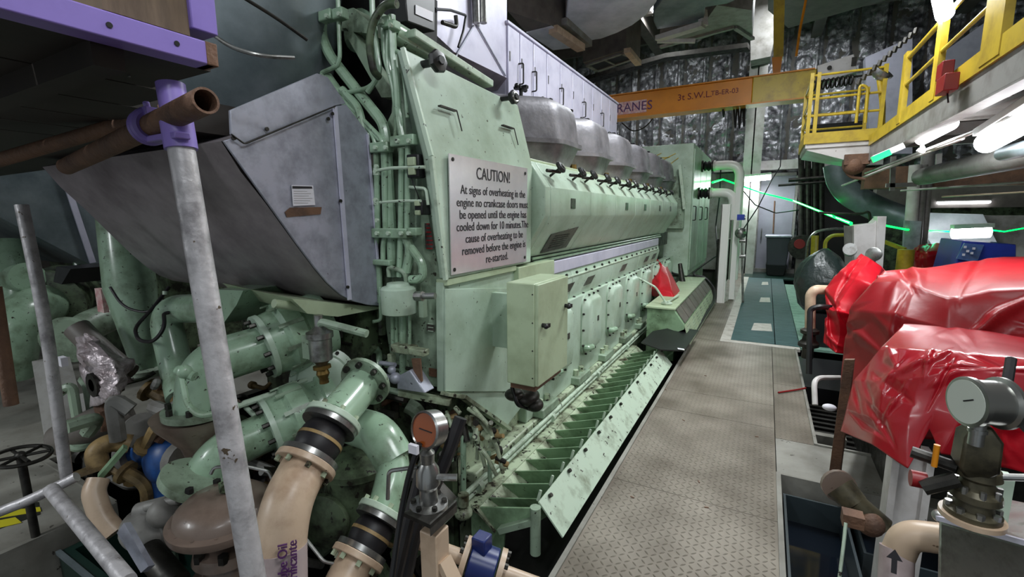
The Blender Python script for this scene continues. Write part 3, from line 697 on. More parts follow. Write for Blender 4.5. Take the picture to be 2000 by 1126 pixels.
# red cloth and bars on it
RC = T('red_cloth', 'bright red cloth draped at the engine side over the low grille cabinet', 'cloth', P(1300, 578, Y=6.6))
k = [[P(1283, 505, Y=7.6), P(1270, 535, Y=7.2), P(1266, 560, Y=7.0), P(1275, 578, Y=6.9)],
     [P(1292, 515, Y=7.3), P(1288, 545, Y=6.9), P(1285, 566, Y=6.7), P(1295, 580, Y=6.6)],
     [P(1300, 522, Y=7.4), P(1308, 548, Y=7.0), P(1312, 568, Y=6.7), P(1315, 580, Y=6.6)],
     [P(1303, 520, Y=7.8), P(1318, 548, Y=7.5), P(1328, 568, Y=7.2), P(1334, 578, Y=7.1)]]
def patch(k, nu=24, nv=24, amp=.02, sc=6, seed=0.0, folds=22):
    """smooth surface through control points, pinched into creases"""
    U, W_ = len(k)-1, len(k[0])-1
    rg = random.Random(int(seed*10)+nu)
    FO = []
    for i in range(folds):
        p = (rg.random()*U, rg.random()*W_); t = rg.uniform(0, PI); FO.append((p, (math.cos(t), math.sin(t)), rg.uniform(.5, 1.6), rg.uniform(.10, .3), rg.choice((-1, 1, 1))*rg.uniform(.3, 1)))
    def cr(a, b, c, d, t): return 0.5*((2*b)+(c-a)*t+(2*a-5*b+4*c-d)*t*t+(3*b-a-3*c+d)*t**3)
    def f(u, v):
        x = min(u*U, U-1e-6); i = int(x); t = x-i; y = min(v*W_, W_-1e-6); j = int(y); s = y-j
        g = lambda a: [k[a][max(0, min(W_, j+q))] for q in (-1, 0, 1, 2)]
        def mix(r, t): return cr(*r, t)*.12 + (r[1]*(1-t)+r[2]*t)*.88
        rows = [mix(g(max(0, min(U, i+q))), s) for q in (-1, 0, 1, 2)]
        p = mix(rows, t)
        q = V((p.x*sc+seed, p.y*sc*.7, p.z*sc))
        h = noise.noise(q)*.3 + (abs(noise.noise(q*1.1+V((5, 1, 2))))-.2)*.5
        for (fp, fd, ln, wd, aa) in FO:
            dx, dy = x-fp[0], y-fp[1]; al = dx*fd[0]+dy*fd[1]; pe = dx*-fd[1]+dy*fd[0]
            w = wd*(1-abs(al)/ln)
            if w > 0 and abs(pe) < w: h += aa*(1-abs(pe)/w)*(w/wd)*.8
        return p + V((-.35, -.8, .5))*h*amp
    return MB().grid(f, nu, nv)
patch(k, amp=.02, sc=5).build('cloth_sheet', m_red, RC, solid=.004, sharp=3, fixn=False)
m = MB().tube([P(1246, 542, Y=6.0), P(1280, 560, Y=6.0), P(1300, 590, Y=6.0)], .014, n=8).tube([P(1304, 590, Y=6.0), P(1325, 576, Y=6.6)], .014, n=8).torus(P(1302, 592, Y=6.0), (0, 0, 1), .05, .02)
m.build('turning_bar', m_lip, label='bent pale metal bar resting on the low grille cabinet beside the red cloth', cat='bar')
m = MB().tube([P(1328, 515, Y=8.4), P(1332, 545, Y=8.3), P(1336, 568, Y=8.2)], [.035, .05, .06]).box(P(1338, 560, Y=8.2), (.14, .1, .08))
m.build('mooring_hook', m_dsteel, label='dark metal lever standing on the grille cabinet behind the red cloth', cat='lever')
m = MB().tube([P(1300, 500, Y=8.6), P(1307, 532, Y=8.6), P(1340, 540, Y=9.0), (-.95, 9.1, .5), (-.75, 9.0, .3), (-.70, 8.6, .12), (-.735, 7.0, .06), (-.75, 5.6, .03)], .022, n=8, fil=.2)
m.build('black_hose', m_rubber, label='thick black hose curving around the grille cabinet down to the walkway edge', cat='hose')
MB().tube([P(1398, 500, Y=9.6), P(1372, 518, Y=9.2), P(1350, 535, Y=8.9), P(1378, 545, Y=9)], .016, n=8, fil=.2).build('black_hose', m_rubber, label='thinner black hose lying at the base of the green end cabinet', cat='hose')

# end cabinet
EC = T('end_cabinet', 'tall pale green switch cabinet at the far end of the engine beside round black couplings', 'cabinet', (-1.9, 10.2, -0.3))
MB().bb(-2.9, -1.2, 8.85, 11.7, .5, 2.84).build('cabinet_body', m_green, EC, bevel=.01)
MB().bb(-2.85, -1.25, 8.9, 11.7, -.3, .5).build('cabinet_base', m_green2, EC)
MB().bb(-1.56, -1.40, 8.77, 8.85, 1.86, 2.28).bb(-1.56, -1.30, 8.75, 8.85, 1.36, 1.9).build('side_bracket', m_green2, EC)
MB().beam(P(1328, 322, Y=8.7), P(1337, 408, Y=8.7), .05, .06, (0, 1, 0)).build('bracket_arm', m_lip, EC)
for i in range(3):
    d = MB().bb(-1.2, -1.18, 8.92+i*.93, 9.8+i*.93, .6, 2.75).build('cabinet_door', m_green, EC, bevel=.005)
    MB().tube([(-1.18, 9.0+i*.93, 1.75), (-1.13, 9.0+i*.93, 1.75), (-1.13, 9.0+i*.93, 1.5), (-1.18, 9.0+i*.93, 1.5)], .01, n=6).build('door_handle', m_dsteel, d)
m = MB()
for a, b in (((-2.1, 2.55), (-1.75, 2.7)), ((-1.9, 2.5), (-1.5, 2.68)), ((-1.8, 2.35), (-1.45, 2.6)), ((-2.0, 2.62), (-1.6, 2.62))):
    m.beam((a[0], 8.845, a[1]), (b[0], 8.845, b[1]), .012, .008, (0, 1, 0))
m.build('yellow_scrawl', m_yellow, EC)
# two white arched pipes with black bellows
for nm, (y0, z0, xr, zb) in {'upper': (9.9, 2.53, -.50, .35), 'lower': (9.6, 2.0, -.56, 1.5)}.items():
    R = T('arched_pipe', 'white arched pipe joining the %s black coupling on the green end cabinet' % nm, 'pipe', (xr, y0, 0.0))
    MB().tube([(-.98, y0, z0), (xr, y0, z0), (xr, y0, zb)], .085, n=20, fil=.34).build('arched_run', m_whiteb, R)
    MB().cyl((-1.18, y0, z0), (-1.15, y0, z0), .11).cyl((-1.0, y0, z0), (-.97, y0, z0), .11).build('flange', m_dsteel, R)
    MB().lathe((-1.15, y0, z0), (1, 0, 0), [(.06, 0), (.1, .03), (.07, .06), (.1, .1), (.06, .15)]).build('bellows', m_rubber, R)
    MB().cyl((-.965, y0, z0), (-.93, y0, z0), .10).bolts((-.93, y0, z0), (1, 0, 0), .08, 6).build('white_flange', m_white, R)
R = T('channel_post', 'white steel channel post standing on the walkway edge in front of the arched pipes', 'post', (-.6, 9.15, 0))
MB().bb(-.72, -.60, 9.1, 9.13, 0, 1.78).bb(-.72, -.70, 9.1, 9.28, 0, 1.78).bb(-.60, -.575, 9.1, 9.28, 0, 1.78).build('channel', m_whiteb, R, bevel=.004)
MB().bb(-.53, -.44, 9.5, 9.6, 0.02, 2.1).build('square_post', m_whiteb, label='second white post just behind the channel post on the walkway edge', cat='post')
m = MB().sphere(P(1447, 455, Y=9.3), .10).cyl(P(1440, 455, Y=9.3), P(1458, 452, Y=9.3), .05).tube([P(1449, 455, Y=9.3), P(1451, 590, Y=9.3)], .02)
for y in (425, 470, 500): m.cyl(P(1444, y, Y=9.3), P(1456, y, Y=9.3), .035)
m.build('valve_assembly', m_steel, label='steel valve cluster on the posts at the left of the walkway', cat='valve')
MB().box(P(1447, 424, Y=9.25), (.12, .08, .1)).build('blue_valve_box', m_bluem, label='small blue box on the white arched pipe beside the walkway', cat='box')
MB().tube([P(1450, 450, Y=9.3), P(1480, 405, Y=10), P(1508, 350, Y=11.5), P(1524, 325, Y=12.5), P(1526, 290, Y=13)], .012, n=6).build('cable', m_black, label='black cable slanting up across the lit column', cat='cable')
MB().tube([P(1445, 365, Y=10.4), P(1475, 400, Y=10.8), P(1515, 416, Y=11.4), P(1560, 410, Y=12)], .011, n=6).build('cable', m_black, label='black cable sagging behind the green light streak', cat='cable')
MB().tube([P(1408, 320, Y=13.5), P(1406, 380, Y=13.5), P(1398, 440, Y=13.5), P(1402, 500, Y=13), P(1414, 528, Y=12.5)], .018, n=6).build('cable', m_black, label='black cable hanging down the grey wall behind the arched pipes', cat='cable')
MB().bb(-1.05, -.72, 12.6, 12.9, 0.0, 1.0).build('pump_stand', m_dsteel, label='dark pump stand behind the white posts near the back wall', cat='stand')

# ================================================================ pipe bundle on the engine end
YB = 1.80
def pb(pts, Y=YB): return [P(a, b, Y=Y) for a, b in pts]
BUN = T('pipe_bundle', 'bundle of pale green vertical pipes clamped to the engine end left of the caution sign', 'pipes', (-1.72, 1.82, 0.55))
r1 = .012
specs = [
    ([(735, 288), (737, 400), (738, 455), (728, 500), (740, 520), (742, 590)], .012),
    ([(752, 288), (753, 455), (748, 480), (748, 510)], .010),
    ([(640, 165), (745, 270), (748, 290), (752, 455)], .009),
    ([(625, 150), (728, 262), (735, 290)], .009),
    ([(636, 160), (630, 150), (628, 142), (660, 128), (664, 110), (660, 0)], .008),
    ([(628, -20), (628, 70), (645, 110), (700, 180), (748, 240), (755, 275), (765, 455), (768, 540)], .024),
    ([(722, 300), (700, 210), (668, 175)], .016),
    ([(690, 235), (676, 200), (640, 150)], .022),
    ([(785, 290), (783, 455), (780, 540)], .012),
    ([(797, 285), (795, 455), (792, 475)], .011),
    ([(718, 180), (735, 155), (742, 135), (728, 40), (726, -20)], .010),
    ([(672, 198), (672, 182), (718, 172), (732, 160), (738, 150), (733, 50)], .008),
    ([(748, 50), (750, 110), (768, 170), (775, 240), (772, 275)], .009),
    ([(758, 60), (756, 120), (770, 180), (784, 230), (785, 285)], .009),
    ([(765, 30), (768, 110), (775, 170), (778, 230), (790, 285)], .014),
    ([(775, 100), (785, 105), (790, 150), (796, 230)], .008),
    ([(665, 198), (700, 230), (742, 275)], .007),
    ([(793, 530), (800, 500), (800, 480), (790, 455)], .018),
    ([(802, 545), (826, 545), (826, 515), (800, 480)], .016),
]
for pts, r in specs:
    MB().tube(pb(pts, YB if r < .02 else YB+.03), r*1.35 if r < .02 else r*1.15, n=10, fil=.04).build('pipe', m_greenp, BUN)
MB().tube([P(775, 8, Y=1.74), P(752, 8, Y=1.74), P(728, 40, Y=1.72), P(720, 90, Y=1.72), P(730, 140, Y=1.74), P(740, 150, Y=1.78)], .018, n=12, fil=.08).build('hose', m_greend, BUN)
m = MB()
for (px, py, w, h) in ((745, 288, .12, .05), (790, 275, .15, .05), (765, 455, .24, .05), (810, 452, .06, .04), (640, 32, .09, .05), (665, 28, .07, .05), (745, 40, .05, .05), (758, 45, .05, .05), (770, 50, .04, .04), (750, 512, .12, .03)):
    m.box(P(px, py, Y=YB-.01), (w, .05, h))
m.build('pipe_clamp', m_greenp, BUN, bevel=.006)
m = MB()
for (px, py) in ((735, 288), (755, 288), (778, 275), (800, 275), (738, 455), (760, 455), (785, 455), (800, 455), (640, 32), (664, 28), (748, 43), (765, 50), (735, 335), (735, 390), (738, 430), (737, 325)):
    c = P(px, py, Y=YB-.035); m.cyl(c, c+V((0, -.014, 0)), .011, n=6)
m.build('clamp_bolt', m_lip, BUN)
m = MB()
for y in (328, 336, 388, 394): m.cyl(P(736, y, Y=YB-.0), P(736, y+6, Y=YB), .02, n=6)
m.tube(pb([(740, 332), (762, 328), (830, 326)], 1.76), .008, n=8).tube(pb([(742, 395), (780, 392), (822, 392)], 1.76), .007, n=8).tube(pb([(800, 365), (832, 368), (836, 400)], 1.8), .008, n=8)
m.build('cross_pipe', m_lip, BUN)
for i, (px, py, lab) in enumerate(((815, 325, 'upper'), (826, 405, 'lower'))):
    R = T('pressure_switch', 'black and beige %s pressure switch mounted right of the green pipe bundle' % lab, 'switch', P(px, py+20, Y=1.82))
    c = P(px, py, Y=1.80); s = 1-.35*i
    MB().box(c, (.075*s, .07, .11*s)).build('switch_body', m_black, R, bevel=.006)
    MB().box(c+V((.0, -.038, .02)), (.045*s, .02, .04*s)).box(c+V((.0, -.038, -.025)), (.04*s, .02, .035*s)).build('switch_cover', m_box, R, bevel=.003)
MB().tube([P(800, 340, Y=1.78), P(808, 360, Y=1.76), P(818, 385, Y=1.78), P(820, 395, Y=1.8)], .003, n=6).build('cable', m_black, label='thin black wire between the two pressure switches', cat='cable')
MB().box(P(839, 460, Y=1.865), (.055, .006, .125)).build('warning_plate', m_nplate, label='narrow dark plate with red print left of the caution sign', cat='plate')
m = MB()
for i in range(7): m.box(P(839, 437+i*8, Y=1.861), (.04, .002, .006))
m.build('warning_print', m_redbox, label='dark red lines printed on the narrow plate beside the caution sign', cat='print')
MB().box(P(842, 290, Y=1.865), (.05, .004, .02)).build('name_plate', m_rust, label='small brown plate above the pressure switches', cat='plate')
MB().box(P(841, 640, Y=1.868), (.05, .004, .035)).build('name_plate', m_nplate, label='small dark plate on the bulkhead below the canister', cat='plate')
MB().box(P(846, 727, Y=1.868), (.055, .004, .045)).build('name_plate', m_rust, label='brown rectangular plate low on the engine end bulkhead', cat='plate')
m = MB()
for i in range(3): m.box(P(841, 632+i*7, Y=1.864), (.035, .002, .003))
m.build('plate_print', m_lip, label='print lines on the small dark plate below the canister', cat='print')
# canister
CN = T('filter_canister', 'cylindrical pale green canister on the pipe bundle left of the lower plate', 'canister', P(790, 608, Y=1.76))
c = P(780, 610, Y=1.76)
MB().lathe(c, (0, 0, 1), [(.02, -.012), (.07, -.008), (.088, 0), (.09, .125), (.08, .135), (.06, .14), (.055, .155), (.02, .16)], n=32).build('canister_body', m_green, CN)
MB().tube([P(812, 578, Y=1.70), P(850, 577, Y=1.72)], .016).tube([P(812, 578, Y=1.70), P(826, 578, Y=1.70)], .024, n=8).build('drain_fitting', m_steel, CN)
m = MB().box(P(826, 596, Y=1.80), (.03, .03, .12)).tube([P(760, 540, Y=1.78), P(758, 520, Y=1.78), P(790, 530, Y=1.78), P(796, 560, Y=1.8)], .012)
m.build('mounting_bracket', m_green2, CN)
MB().tube([P(742, 560, Y=1.78), P(744, 625, Y=1.78), P(728, 628, Y=1.74)], .009, n=8).build('thin_pipe', m_greenp, label='thin hooked green pipe below the corner of the sheet-metal hood', cat='pipe')
# pipes and valves below the canister
LB = T('lower_pipework', 'green pipes and clamps between the canister and the oily engine foot', 'pipes', (-1.75, 1.8, .5))
for pts, r in (([(768, 612), (768, 672)], .013), ([(787, 612), (787, 730)], .019), ([(800, 612), (800, 675)], .009), ([(775, 612), (775, 675)], .010)):
    MB().tube(pb(pts, 1.80), r, n=10).build('pipe', m_greenp, LB)
MB().box(P(790, 680, Y=1.78), (.14, .06, .045)).box(P(818, 686, Y=1.76), (.10, .05, .035)).box(P(765, 700, Y=1.78), (.03, .04, .06)).build('pipe_clamp', m_base, LB, bevel=.006)
m = MB().tube(pb([(743, 708), (772, 712)], 1.74), .012).tube(pb([(735, 730), (770, 738)], 1.72), .014).sphere(P(772, 738, Y=1.7), .03).sphere(P(765, 722, Y=1.7), .022)
m.build('hose_joint', m_sheet, LB)
MB().prism([P(775, 735, Y=1.7), P(800, 722, Y=1.7), P(830, 768, Y=1.7), P(775, 760, Y=1.7)], (0, .08, 0)).build('small_housing', m_sheet, LB, bevel=.006)
MB().prism([P(803, 700, Y=1.72), P(820, 700, Y=1.72), P(824, 745, Y=1.72), P(812, 745, Y=1.72)], (0, .01, 0)).build('red_tag', m_rust, label='dark red label hanging below the lower pipe clamps', cat='tag')
MB().beam(P(780, 765, Y=1.75), P(880, 785, Y=1.85), .04, .03).build('foot_ledge', m_base, LB)
MB().tube([P(625, 645, Y=1.95), P(715, 660, Y=1.9), P(740, 690, Y=1.85), P(735, 720, Y=1.8), P(745, 765, Y=1.8), P(790, 778, Y=1.8)], .026, n=14, fil=.09).build('bent_pipe', m_greenp, LB)
MB().tube([P(640, 668, Y=1.98), P(722, 680, Y=1.95)], .024, n=12).tube([P(640, 700, Y=2.0), P(700, 730, Y=1.96)], .02, n=12).build('bent_pipe', m_greend, LB)
m = MB().box(P(660, 655, Y=1.93), (.05, .08, .09)).box(P(700, 730, Y=2.0), (.1, .05, .2)).box(P(668, 680, Y=1.96), (.04, .06, .1))
m.build('valve_block', m_green2, LB, bevel=.008)
# dark clutter under the end plate: many small brassy fittings
CL = T('fuel_fittings', 'cluster of oily pipe fittings under the lower end plate above the round gauge', 'fittings', (-1.5, 1.9, .1))
random.seed(3)
m = MB(); m2 = MB(); m3 = MB()
for i in range(44):
    px = random.uniform(850, 985); py = random.uniform(785, 900)
    if py < 775+(px-860)*.45: py = 790+(px-860)*.5+random.uniform(0, 50)
    c = P(px, py, Y=1.9+random.uniform(-.05, .15))
    q = c+V((random.uniform(-.05, .05), random.uniform(-.05, .05), random.uniform(-.06, .06)))
    (m, m2, m3)[i % 3].tube([c, q], random.uniform(.008, .02), n=8)
for i in range(9):
    a = P(random.uniform(850, 940), random.uniform(790, 860), Y=1.95); b = a+V((random.uniform(-.05, .2), 0, random.uniform(-.3, -.1)))
    m.tube([a, (a+b)/2+V((.05, -.03, .03)), b], .011, n=8)
m.build('fitting', m_base, CL); m2.build('fitting', m_dsteel, CL); m3.build('fitting', m_ochre, CL)
m = MB().bb(-2.3, -1.5, 2.0, 2.06, -.5, .6); m.build('lower_bulkhead', m_greend, CL)
m = MB().tube([P(905, 965, Y=1.9), P(905, 850, Y=1.9), P(925, 850, Y=1.95)], .016, n=10).tube([P(880, 830, Y=1.95), P(882, 900, Y=1.92)], .012).tube([P(955, 880, Y=2.0), P(957, 940, Y=1.95)], .012)
m.build('vertical_pipe', m_greenp, CL)
m = MB().sphere(P(905, 1000, Y=1.85), .05, (1, 1, .7)).cyl(P(905, 985, Y=1.85), P(905, 965, Y=1.85), .03)
m.build('pipe_foot', m_base, CL)

# ================================================================ sheet metal hood at the engine end
XH = -1.80
HD = T('sheet_metal_hood', 'large grey sheet-metal hood enclosing the turbocharger at the engine end', 'hood', (-2.8, 1.5, 1.15))
hp = [(437, 275), (655, 205), (690, 590), (640, 575), (585, 512), (500, 390)]
Q = [P(a, b, X=XH) for a, b in hp]
off = V((-1.9, 0.0, 0))
MB().prism([P(437, 275, X=XH), P(655, 207, X=XH), P(676, 204, X=XH), P(718, 258, X=XH), P(745, 597, X=XH), P(718, 595, X=XH), P(690, 588, X=XH), P(665, 575, X=XH), P(640, 552, X=XH), P(615, 522, X=XH), P(580, 475, X=XH)], (-.012, 0, 0)).build('side_plate', m_sheet, HD, bevel=.002)
MB().prism([P(450, 215, X=XH+.004), P(620, 143, X=XH+.004), P(640, 150, X=XH+.004), P(676, 202, X=XH+.004), P(655, 206, X=XH+.004), P(478, 279, X=XH+.004), P(452, 262, X=XH+.004)], (-.014, 0, 0)).build('top_flap', m_sheet, HD, bevel=.002)
pl = P(672, 204, X=XH)
m = MB().beam(P(654, 208, X=XH+.008), P(683, 585, X=XH+.008), .022, .008, (1, 0, 0)).beam(P(718, 262, X=XH+.006), P(745, 595, X=XH+.006), .012, .008, (1, 0, 0))
m.build('seam_strip', m_clad, HD)
MB().tube([P(452, 262, X=XH+.02), P(478, 281, X=XH+.02), P(655, 207, X=XH+.02)], .0035, n=6, fil=.01).build('flap_edge', m_dsteel, HD)
m = MB()
for (a, b) in ((520, 252), (648, 222), (664, 392), (678, 560), (455, 270), (640, 232)):
    c = P(a, b, X=XH+.01); m.cyl(c, c+V((.008, 0, 0)), .008, n=8)
m.build('screw', m_dsteel, HD)
# rounded shell running away from the plate
sh = [P(655, 207, X=XH), P(437, 275, X=XH), P(475, 335, X=XH), P(523, 396, X=XH), P(580, 475, X=XH), P(615, 522, X=XH), P(640, 552, X=XH), P(665, 575, X=XH), P(690, 588, X=XH), P(745, 597, X=XH)]
n = 10
m = MB()
R_ = []
for t, dy, dz in ((0.016, 0, 0), (.5, 0.0, 0.0), (1.0, 0.0, 0.0), (1.5, 0.0, 0.0), (1.72, .0, .0)):
    R_.append([p+V((-t, dy, dz)) for p in sh])
m.rings(R_, False)
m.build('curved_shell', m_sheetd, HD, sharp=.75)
LB2 = T('hood_placard', 'small white placard with black heading bar stuck to the grey hood', 'placard', P(594, 400, X=XH+.02))
cc = [P(569, 361, X=XH+.006), P(611, 362, X=XH+.006), P(615, 400, X=XH+.006), P(572, 402, X=XH+.006)]
MB().prism(cc, (.002, 0, 0)).build('placard_sheet', m_paper, LB2)
MB().prism([P(571, 363, X=XH+.009), P(609, 364, X=XH+.009), P(610, 368, X=XH+.009), P(571, 368, X=XH+.009)], (.001, 0, 0)).build('heading_bar', m_ink, LB2)
m = MB()
for i in range(6): m.beam(P(574, 373+i*4.6, X=XH+.009), P(600+(i*7) % 11, 373.3+i*4.6, X=XH+.009), .0015, .001, (1, 0, 0))
m.build('print_lines', m_grey, LB2)
MB().prism([P(556, 414, X=XH+.003), P(566, 405, X=XH+.003), P(628, 404, X=XH+.003), P(626, 418, X=XH+.003), P(560, 424, X=XH+.003)], (.0015, 0, 0)).build('glue_residue', m_rust, LB2)

# green pan below the hood
GP = T('drip_pan', 'pale cream green pan below the bottom edge of the grey hood', 'pan', P(640, 640, X=-1.85))
MB().prism([P(570, 583, X=-1.84), P(745, 600, X=-1.84), P(745, 602, X=-1.84), P(660, 618, X=-1.84), P(600, 612, X=-1.84)], (-.8, .15, 0)).build('pan_body', m_box, GP)
MB().tube([P(535, 592, X=-1.9), P(590, 600, X=-1.9)], .02).build('pan_spigot', m_box, GP)
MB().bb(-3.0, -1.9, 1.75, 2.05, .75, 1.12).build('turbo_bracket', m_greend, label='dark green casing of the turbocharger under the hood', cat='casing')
g = MB().prism([P(418, 565, Y=1.35), P(475, 567, Y=1.35), P(462, 595, Y=1.35), P(436, 632, Y=1.35), P(425, 632, Y=1.35)], (0, .25, 0)).build('support_gusset', m_greenp, label='pale green perforated gusset below the left bottom edge of the hood', cat='bracket')

# big exhaust bend above the hood
XD = T('exhaust_bend', 'large dull teal grey sheet-metal exhaust bend rising above the hood', 'duct', (-2.6, 1.6, 1.95))
m = MB()
prof = []
m.rings([[V((x, y, z)) for x, y, z in ring] for ring in [
    [(-2.95+rx*math.cos(a), 1.62+ry*math.sin(a)+.1*t, 1.95+t*1.6) for a in [2*PI*i/32 for i in range(32)]] for t, rx, ry in ((0, .5, .45), (.12, .72, .55), (.3, .84, .6), (.6, .92, .64), (1.0, .94, .66), (1.5, .94, .66))]])
m.build('bend_shell', m_teal, XD, sharp=2)
MB().tube([P(412, 65, Y=1.02), P(450, 92, Y=1.03), P(510, 110, Y=1.05), P(575, 113, Y=1.15)], .007, n=8, fil=.1).build('strap_wire', m_steel, XD)
MB().tube([P(470, -8, Y=1.0), P(540, 35, Y=1.1), P(600, 78, Y=1.2)], .006, n=8, fil=.1).build('strap_wire', m_dsteel, XD)
MB().prism([P(600, -40, Y=2.2), P(790, -40, Y=2.2), P(790, 300, Y=2.2), P(700, 270, Y=2.2), P(640, 190, Y=2.2), P(600, 100, Y=2.2)], (0, .3, 0)).build('compressor_casing', m_dark, label='black casing behind the top of the pipe bundle', cat='casing')
m = MB().prism([P(668, 55, Y=1.92), P(685, 55, Y=1.92), P(775, 190, Y=1.92), P(745, 190, Y=1.92)], (0, .06, 0)).prism([P(665, 60, Y=1.92), P(720, 65, Y=1.92), P(718, 40, Y=1.92), P(690, 15, Y=1.92), P(672, 20, Y=1.92)], (0, .15, 0))
m.build('support_truss', m_green2, label='slanting green support frame behind the upper pipes', cat='frame')

# ================================================================ left foreground: scaffold
SP = T('scaffold_pole', 'scuffed grey scaffold pole leaning in front of the hood', 'pole', D(500, 1160, 1.0))
a, b = D(338, 195, .98), D(497, 1140, 1.06)
MB().tube([a, b + (b-a)*.9], .0255, n=24, fil=0).build('pole_tube', m_scaf, SP)
c1 = D(355, 262, .985)
MB().cyl(a.lerp(b, .035), a.lerp(b, .095), .031, n=20).build('coupler_collar', m_purple, SP)
MB().cyl(a.lerp(b, -.03), a.lerp(b, .03), .027, n=20).build('lilac_top', m_purple, SP)
ST = T('scaffold_tube', 'open-ended rusty scaffold tube crossing under the lilac platform', 'tube', D(250, 270, 1.2))
e0, e1 = D(402, 196, .88), D(130, 325, 1.45)
m = MB(); x, y, dd = frame(e1-e0); n = 28
mk = lambda c, r: [c+(x*math.cos(2*PI*i/n)+y*math.sin(2*PI*i/n))*r for i in range(n)]
m.rings([mk(e0+dd*.12, .020), mk(e0, .020), mk(e0, .0245), mk(e1, .0245)], True)
m.build('tube_body', m_rust, ST)
k0 = D(280, 245, 1.02)
cl = T('scaffold_coupler', 'pale lilac coupler clamped round the rusty scaffold tube', 'coupler', k0)
kk = e0.lerp(e1, .28)
MB().torus(kk, dd, .031, .010).torus(kk+dd*.02, dd, .031, .009).build('clamp_ring', m_purple, cl)
MB().beam(kk+V((0, 0, -.03)), e0.lerp(e1, .12)+V((0, 0, -.045)), .03, .014).box(kk+V((0, 0, .03)), (.03, .03, .02)).cyl(kk+V((0, 0, .02)), kk+V((.01, -.01, .05)), .007, n=8).build('clamp_jaw', m_purple, cl, bevel=.003)

PL = T('scaffold_platform', 'overhead scaffold platform edged with a lilac painted steel beam', 'platform', (-1.7, .3, 1.88))
xb = -1.05
def bm(p, X=xb): return P(p[0], p[1], X=X)
qa = P(424, 131, X=xb); qb = P(424, 96, X=xb)
yN = qa.y; zb = 1.918
MB().bb(xb-.05, xb, -.4, yN, zb, zb+.046).build('edge_beam', m_purple, PL, bevel=.003)
MB().bb(xb-.05, xb+.001, yN-.02, yN+.004, zb, zb+.046).build('rusty_beam_end', m_rust, PL, bevel=.002)
m = MB()
for px, py in ((213, 49), (345, 85)):
    c = P(px, py, X=xb); m.cyl(c, c+V((.002, 0, 0)), .005, n=12)
m.build('bolt_hole', m_black, PL)
m = MB()
for i in range(6): m.bb(xb-.32-i*.27, xb-.06-i*.27, -.5, yN+.02+(i*.07), zb+.004, zb+.03)
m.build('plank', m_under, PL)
m = MB()
for y in (-.2, .12, .42): m.bb(-2.7, xb-.05, y, y+.05, zb-.04, zb+.004)
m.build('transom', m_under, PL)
m = MB()
random.seed(5)
for px, py in ((178, 87), (163, 101), (228, 107), (214, 119), (186, 141), (248, 95), (252, 148), (163, 160)):
    c = P(px, py, Z=zb+.002); m.cyl(c, c+V((0, 0, -.002)), .003, n=8)
m.build('rivet', m_steel, PL)
MB().bb(-1.16, -1.1, .60, .655, 2.0, 2.25).build('lilac_upright', m_purple, label='lilac painted box section at the top above the lilac beam', cat='beam', bevel=.003)
MB().bb(-1.6, -1.11, .45, .60, 1.985, 2.2).build('plywood_sheet', m_wood, label='weathered brown plank standing behind the lilac beam', cat='plank')
MB().tube([D(-40, 120, 1.5), D(60, 165, 1.6), D(260, 215, 1.7)], .03, n=16).build('scaffold_tube', m_dsteel, label='dark scaffold tube in the shade under the platform', cat='tube')
MB().tube([D(-60, 330, 1.7), D(330, 215, 1.5)], .024, n=16).build('scaffold_tube', m_rust, label='shaded rusty scaffold tube behind the coupler', cat='tube')
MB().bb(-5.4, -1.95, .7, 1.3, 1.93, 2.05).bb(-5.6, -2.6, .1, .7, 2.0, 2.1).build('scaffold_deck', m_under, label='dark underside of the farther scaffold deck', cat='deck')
MB().tube([D(42, 400, 2.2), D(88, 620, 2.25), D(130, 930, 2.35)], .026, n=16, fil=.4).build('scaffold_pole', m_scaf, label='slim grey upright scaffold pole left of the green piping', cat='pole')
MB().tube([D(-12, 560, 1.7), D(22, 790, 1.75)], .022, n=14).build('scaffold_pole', m_rust, label='short rusty pole at the left edge of the picture', cat='pole')
MB().tube([D(-30, 1010, 2.0), D(60, 975, 2.05), D(150, 930, 2.1)], .022, n=14).build('handrail_pipe', m_scaf, label='grey rail pipe slanting across the left floor', cat='pipe')
MB().tube([D(100, 955, 1.9), D(250, 1135, 1.5)], .026, n=16).build('handrail_pipe', m_scaf, label='grey pipe running down to the bottom edge near the green bins', cat='pipe')

